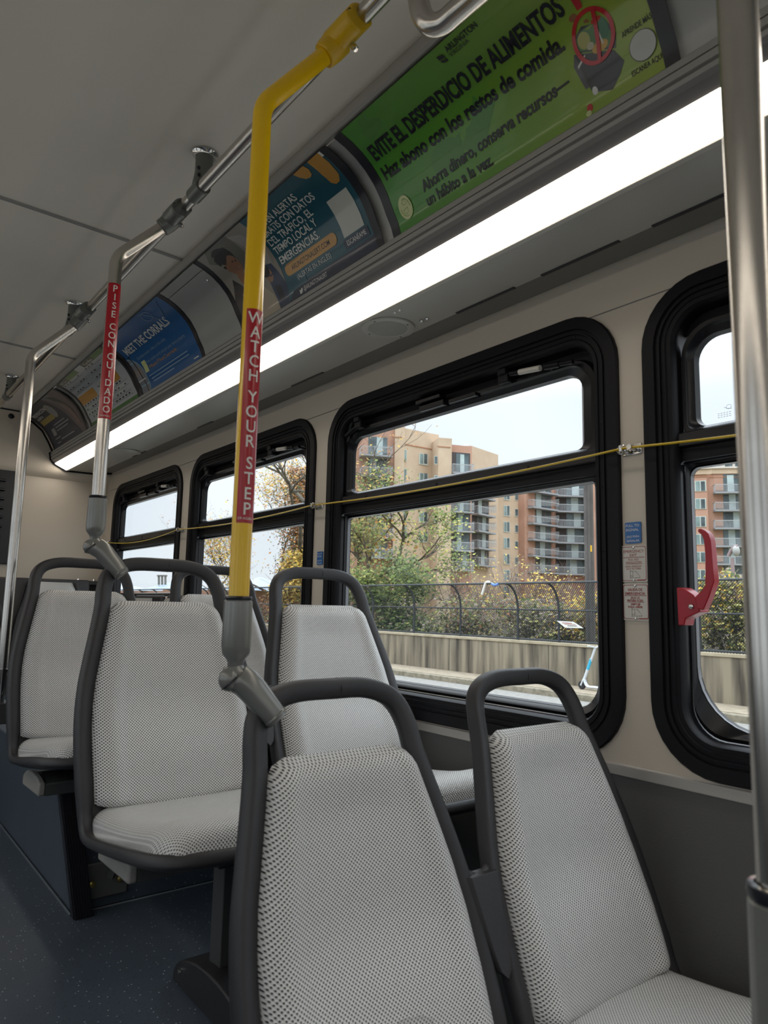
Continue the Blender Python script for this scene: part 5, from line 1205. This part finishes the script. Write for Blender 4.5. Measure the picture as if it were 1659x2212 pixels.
# bluish hipped skylight roof behind the parapet
def P3(px, py, d): return ray(px, py)*d
b = MB(); ap = P3(1006, 957, 138); q = [P3(972, 973, 128), P3(1002, 972, 122), P3(1070, 986, 133), P3(1030, 980, 150)]; b.add([ap]+q, [(0, 1, 2), (0, 2, 3), (0, 3, 4), (0, 4, 1)], mat('blue grey standing seam roof', (.26, .34, .42), .5, bump=.02)); b.build('hip_roof', bd, smooth=False)
wb_ = Facade(1560, 190, 1700, 180)
bt = thing('white_building', 'pale building top rising behind the red brick block', 'building', (wb_.a.x, wb_.a.y, -4)); b = MB(); wb_.wall(b, 985, PALE); b.build('wall', bt, smooth=False)
for k in range(3):
    b = MB(); wb_.slab(b, 1566+22*k, 1582+22*k, 1000, 1008, 0, .1, DOORG); b.build('window', bt)
# low brick building with a pale blue roof seen through the rear windows
lf = Facade(180, 190, 360, 165); bl_ = thing('low_brick_building', 'low red brick building with pale blue roofs seen through the rearmost windows', 'building', (lf.a.x, lf.a.y, -6))
b = MB(); lf.wall(b, 1276, REDB, depth=14, bottom=-8); b.build('wall', bl_, smooth=False)
lf2 = Facade(350, 165, 520, 150); b = MB(); lf2.wall(b, 1274, REDB, depth=14, bottom=-8); b.build('wall', bl_, smooth=False)
BR = mat('pale blue metal roof', (.34, .42, .50), .5, bump=.02)
for (x0, x1, xa, ya, yb, d) in ((300, 390, 352, 1250, 1276, 172), (480, 560, 520, 1243, 1275, 156), (180, 300, 240, 1262, 1277, 185)):
    b = MB(); F_ = Facade(x0, d, x1, d-6); A = F_.pt(x0, yb, .5); B = F_.pt(x1, yb, .5); C_ = F_.pt(x1, yb, -14); D_ = F_.pt(x0, yb, -14); C_.z = D_.z = B.z = A.z; ap = F_.pt(xa, ya, 0)
    pk = Vector((ap.x-F_.n.x*6, ap.y-F_.n.y*6, ap.z)); b.add([A, B, C_, D_, pk], [(0, 1, 4), (1, 2, 4), (2, 3, 4), (3, 0, 4)], BR); b.build('roof', bl_, smooth=False)
for px in (319.5, 326.5, 333.5):
    b = MB(); a = lf.pt(px, 1262, -3); c = lf.pt(px, 1244, -3); b.tube([a, c], .28, M['greycast'], n=8); b.tube([c, c+Vector((0, 0, .35))], .5, M['greycast'], n=8); b.build('vent_pipe', bl_)

# ---------------------------------------------------------------- trees and bushes
def leafmats(*cols): return [mat('leaf %.2f %.2f %.2f' % c, c, .75, bump=.0) for c in cols]
BARK = noisy('grey brown bark', (.07, .055, .04), (.14, .12, .09), 4); TWIG = noisy('pinkish twig bark', (.20, .15, .13), (.30, .23, .20), 4)
GREEN = leafmats((.13, .18, .03), (.20, .24, .05), (.09, .13, .03)); OLIVE = leafmats((.07, .10, .025), (.12, .15, .045), (.045, .07, .02)); YEL = leafmats((.60, .38, .05), (.66, .45, .10), (.38, .26, .07)); YGR = leafmats((.34, .32, .09), (.42, .36, .10), (.22, .22, .07)); ORG = leafmats((.50, .23, .05), (.58, .33, .07), (.30, .16, .05)); GBR = leafmats((.20, .165, .12), (.28, .235, .18), (.13, .105, .08)); RUST = leafmats((.32, .14, .06), (.22, .12, .06), (.45, .22, .08))
def leaves(mb, pts, size, mats_, rn, per=1, spread=.3):
    for p in pts:
        for _ in range(per):
            c = p+Vector((rn.gauss(0, spread), rn.gauss(0, spread), rn.gauss(0, spread*.8))); s_ = size*(.6+.8*rn.random())
            a = Vector((rn.gauss(0, 1), rn.gauss(0, 1), rn.gauss(0, 1))).normalized(); q = a.orthogonal().normalized()*s_*.6; a = a*s_
            mb.add([c-a, c+q, c+a, c-q], [(0, 1, 2, 3)], mats_[int(rn.random()*len(mats_))])
def branch(mb, p, d, L_, r, lvl, rn, tips, mt, curl=.25, kids=3, up=.15):
    n = 4; P = [p]; q = d.normalized()
    for i in range(n):
        q = (q+Vector((rn.gauss(0, curl), rn.gauss(0, curl), rn.gauss(0, curl*.6)+up*.3))).normalized(); P.append(P[-1]+q*L_/n)
    mb.tube(P, [r*(1-.55*i/n) for i in range(n+1)], mt, n=5 if lvl > 1 else 3, caps=False)
    if lvl == 0: tips += P[1:]; return
    if lvl == 1: tips.append(P[-1])
    for k in range(kids+(1 if lvl > 1 else 0)):
        i = rn.choice([2, 3, 4]) if k else 4; dd = (q+Vector((rn.gauss(0, .75), rn.gauss(0, .75), rn.gauss(0, .5)+up))).normalized()
        branch(mb, P[i], dd, L_*(.55+.25*rn.random()), r*.5, lvl-1, rn, tips, mt, curl, kids, up)
def tree(name, label, cat, px, X, ytop, leaf, n_per, lsize, seed, lvl=3, r=.16, kids=3, bark=None, spread=.35, keep=1.0, group=None, up=.15, first=.38, ground=ZR-.3):
    rn = random.Random(seed); g_ = onX(px, 1300, X); top = onX(px, ytop, X).z; H = top-ground; t = thing(name, label, cat, (g_.x, g_.y, ground), group=group)
    b = MB(); tips = []; base = Vector((g_.x, g_.y, ground)); branch(b, base, Vector((rn.gauss(0, .05), rn.gauss(0, .05), 1)), H*first, r, lvl, rn, tips, bark or BARK, kids=kids, up=up); b.build('trunk', t, ang=60)
    if n_per:
        b = MB(); tp = [q for q in tips if rn.random() < keep]; leaves(b, tp, lsize, leaf, rn, n_per, spread); b.build('foliage', t, fix=False, smooth=False)
    return t
def bush(name, label, px, X, ytop, wpx, mats_, n, lsize, seed, cat='bush', group=None, zc=None, thick=1.2, ground=ZR-.3):
    rn = random.Random(seed); g_ = onX(px, 1300, X); top = onX(px, ytop, X).z; a = onX(px-wpx/2, 1300, X); c = onX(px+wpx/2, 1300, X); W2 = abs(a.y-c.y)/2; H = top-ground
    t = thing(name, label, cat, (g_.x, g_.y, ground), group=group); b = MB(); pts = []
    cl = [(rn.uniform(-.75, .75)*W2, rn.uniform(-1, 1)*thick*.5, ground+H*rn.uniform(.08, .86)**.8, rn.uniform(.25, .5)*min(W2, H)*.6+.25) for _ in range(26)]
    for i in range(n):
        cy_, cx_, cz_, cr_ = cl[int(rn.random()*len(cl))]; k = rn.random()**.4; v = Vector((rn.gauss(0, 1), rn.gauss(0, 1), rn.gauss(0, 1))).normalized()*cr_*k
        pts.append(Vector((g_.x+cx_+v.x, g_.y+cy_+v.y, min(top, cz_+v.z))))
    leaves(b, pts, lsize, mats_, rn, 1, .05); b.build('foliage', t, fix=False, smooth=False)
    b = MB(); tips = []
    for k in range(5): branch(b, Vector((g_.x+rn.uniform(-.3, .3), g_.y+rn.uniform(-.5, .5)*W2, ground)), Vector((rn.gauss(0, .2), rn.gauss(0, .25), 1)), H*.45, .05, 2, rn, tips, BARK, kids=2)
    b.build('stems', t, ang=60); return t
tree('leafy_tree', 'green and yellow tree on the left side of the large window', 'tree', 838, 24, 985, GREEN+GREEN+YGR[:2], 10, .10, 11, lvl=4, r=.26, kids=3, keep=.75, spread=.45, up=.10)
tree('leafy_tree', 'tree with orange tinted top leaves at the left edge of the upper vent pane', 'tree', 788, 25, 1010, YGR+ORG[:1]+GREEN[:1], 6, .11, 12, lvl=4, r=.2, kids=3, keep=.7, spread=.4)
bush('vine_covered_bush', 'dark green vine covered bush behind the fence, left part of the large window', 865, 18.6, 1178, 135, OLIVE+GREEN[:1], 9000, .075, 13, thick=2.0)
bush('hedge', 'lighter green bush at the left edge of the large window', 775, 18.2, 1215, 80, GREEN+YGR[:1], 5000, .07, 14, thick=1.6)
for i, (px, X, yt, lf_, n_, kp) in enumerate(((985, 21, 1160, YGR, 1, .15), (1040, 22, 1180, YEL, 1, .10), (1105, 20, 1155, YEL, 1, .16), (1165, 21.5, 1150, YEL, 1, .22), (1225, 20.5, 1180, YEL, 1, .22), (1145, 24, 1140, YGR, 1, .1))):
    tree('bare_shrub', ('bare pinkish shrub left of centre in the large window', 'bare shrub in front of the balconies, middle of the large window', 'tall bare shrub with yellow leaves below the tan windows', 'tall bare shrub with yellow leaves, centre right of the large window', 'bare shrub with yellow leaves left of the utility pole', 'thin bare tree behind the shrubs in the large window')[i], 'shrub', px, X, yt, lf_, n_, .055, 100+i, lvl=4, r=.07, kids=4, bark=TWIG, spread=.25, keep=kp, first=.34, up=.25)
for i, (px, yt, wp, ms, n_) in enumerate(((930, 1282, 130, OLIVE+YGR[:1]+GBR, 4200), (1010, 1295, 110, GBR+OLIVE[:2]+RUST[:1]+YGR[:1], 4200), (1090, 1290, 110, GBR*2+OLIVE[:2]+RUST[:1]+YGR[:1], 4200), (1170, 1286, 110, GBR*2+OLIVE[:2]+YGR[:1], 4200), (1235, 1300, 90, GBR*2+YEL[:2]+YGR[:1]+OLIVE[:1], 3500), (1305, 1275, 90, YEL+YGR+GBR, 3500), (1548, 1212, 90, YGR+GBR+YEL[:1]+OLIVE[:1], 6000), (1640, 1225, 110, YGR+OLIVE[:1], 3500))):
    bush('undergrowth', 'tangled undergrowth behind the fence, ' + ('right of the vine covered bush', 'below the balconies', 'with rusty leaves, middle of the large window', 'right of centre in the large window', 'around the fence sign', 'at the right edge of the large window', 'yellow green, behind the red lever', 'below the street lamp, partly behind the nearest pole')[i], px, 18.3+.25*(i % 3), yt, wp, ms, n_, .062, 200+i, thick=1.4, group='undergrowth along the fence')
# second window: tall trees
tree('tall_tree', 'tall sparse autumn tree right of the yellow pole in the second window', 'tree', 602, 22, 900, YEL+ORG[:1]+YGR[:1], 3, .075, 301, lvl=5, r=.17, kids=3, keep=.75, spread=.45, first=.30, up=.35)
tree('tall_tree', 'bare tree left of the yellow pole in the second window', 'tree', 482, 27, 975, ORG+RUST[:1], 1, .07, 305, lvl=5, r=.13, kids=3, keep=.15, spread=.3, first=.27, up=.5)
t = tree('ivy_trunk_tree', 'rusty ivy covered tree trunk at the right side of the second window', 'tree', 645, 19.5, 900, YEL+ORG, 4, .08, 302, lvl=4, r=.26, kids=3, keep=.5, spread=.35, first=.55)
rn = random.Random(9); b = MB(); g_ = onX(643, 1300, 19.5); pts = [Vector((g_.x+rn.gauss(0, .5), g_.y+rn.gauss(0, .62)*(1-.03*k/1000), ZR+9.4*(k/15000))) for k in range(15000)]; leaves(b, pts, .070, RUST+ORG[:1]+OLIVE[:1], rn, 1, .05); b.build('ivy', t, fix=False, smooth=False)
bush('yellow_sapling', 'bright yellow leaved sapling in front of the ivy covered trunk', 640, 18.4, 1172, 85, YEL+YGR[:1], 4200, .085, 303, cat='tree', thick=1.0)
bush('undergrowth', 'brown tangled undergrowth behind the fence in the second window', 600, 18.6, 1268, 150, RUST[:2]+OLIVE[:1]+ORG[:1], 5000, .07, 304, group='undergrowth along the fence')
# ---------------------------------------------------------------- lift everything so the low bus floor lies at z = 0
for o in bpy.data.objects:
    if o.parent is None and o is not camo: o.location.z += ZO
bpy.context.view_layer.update()
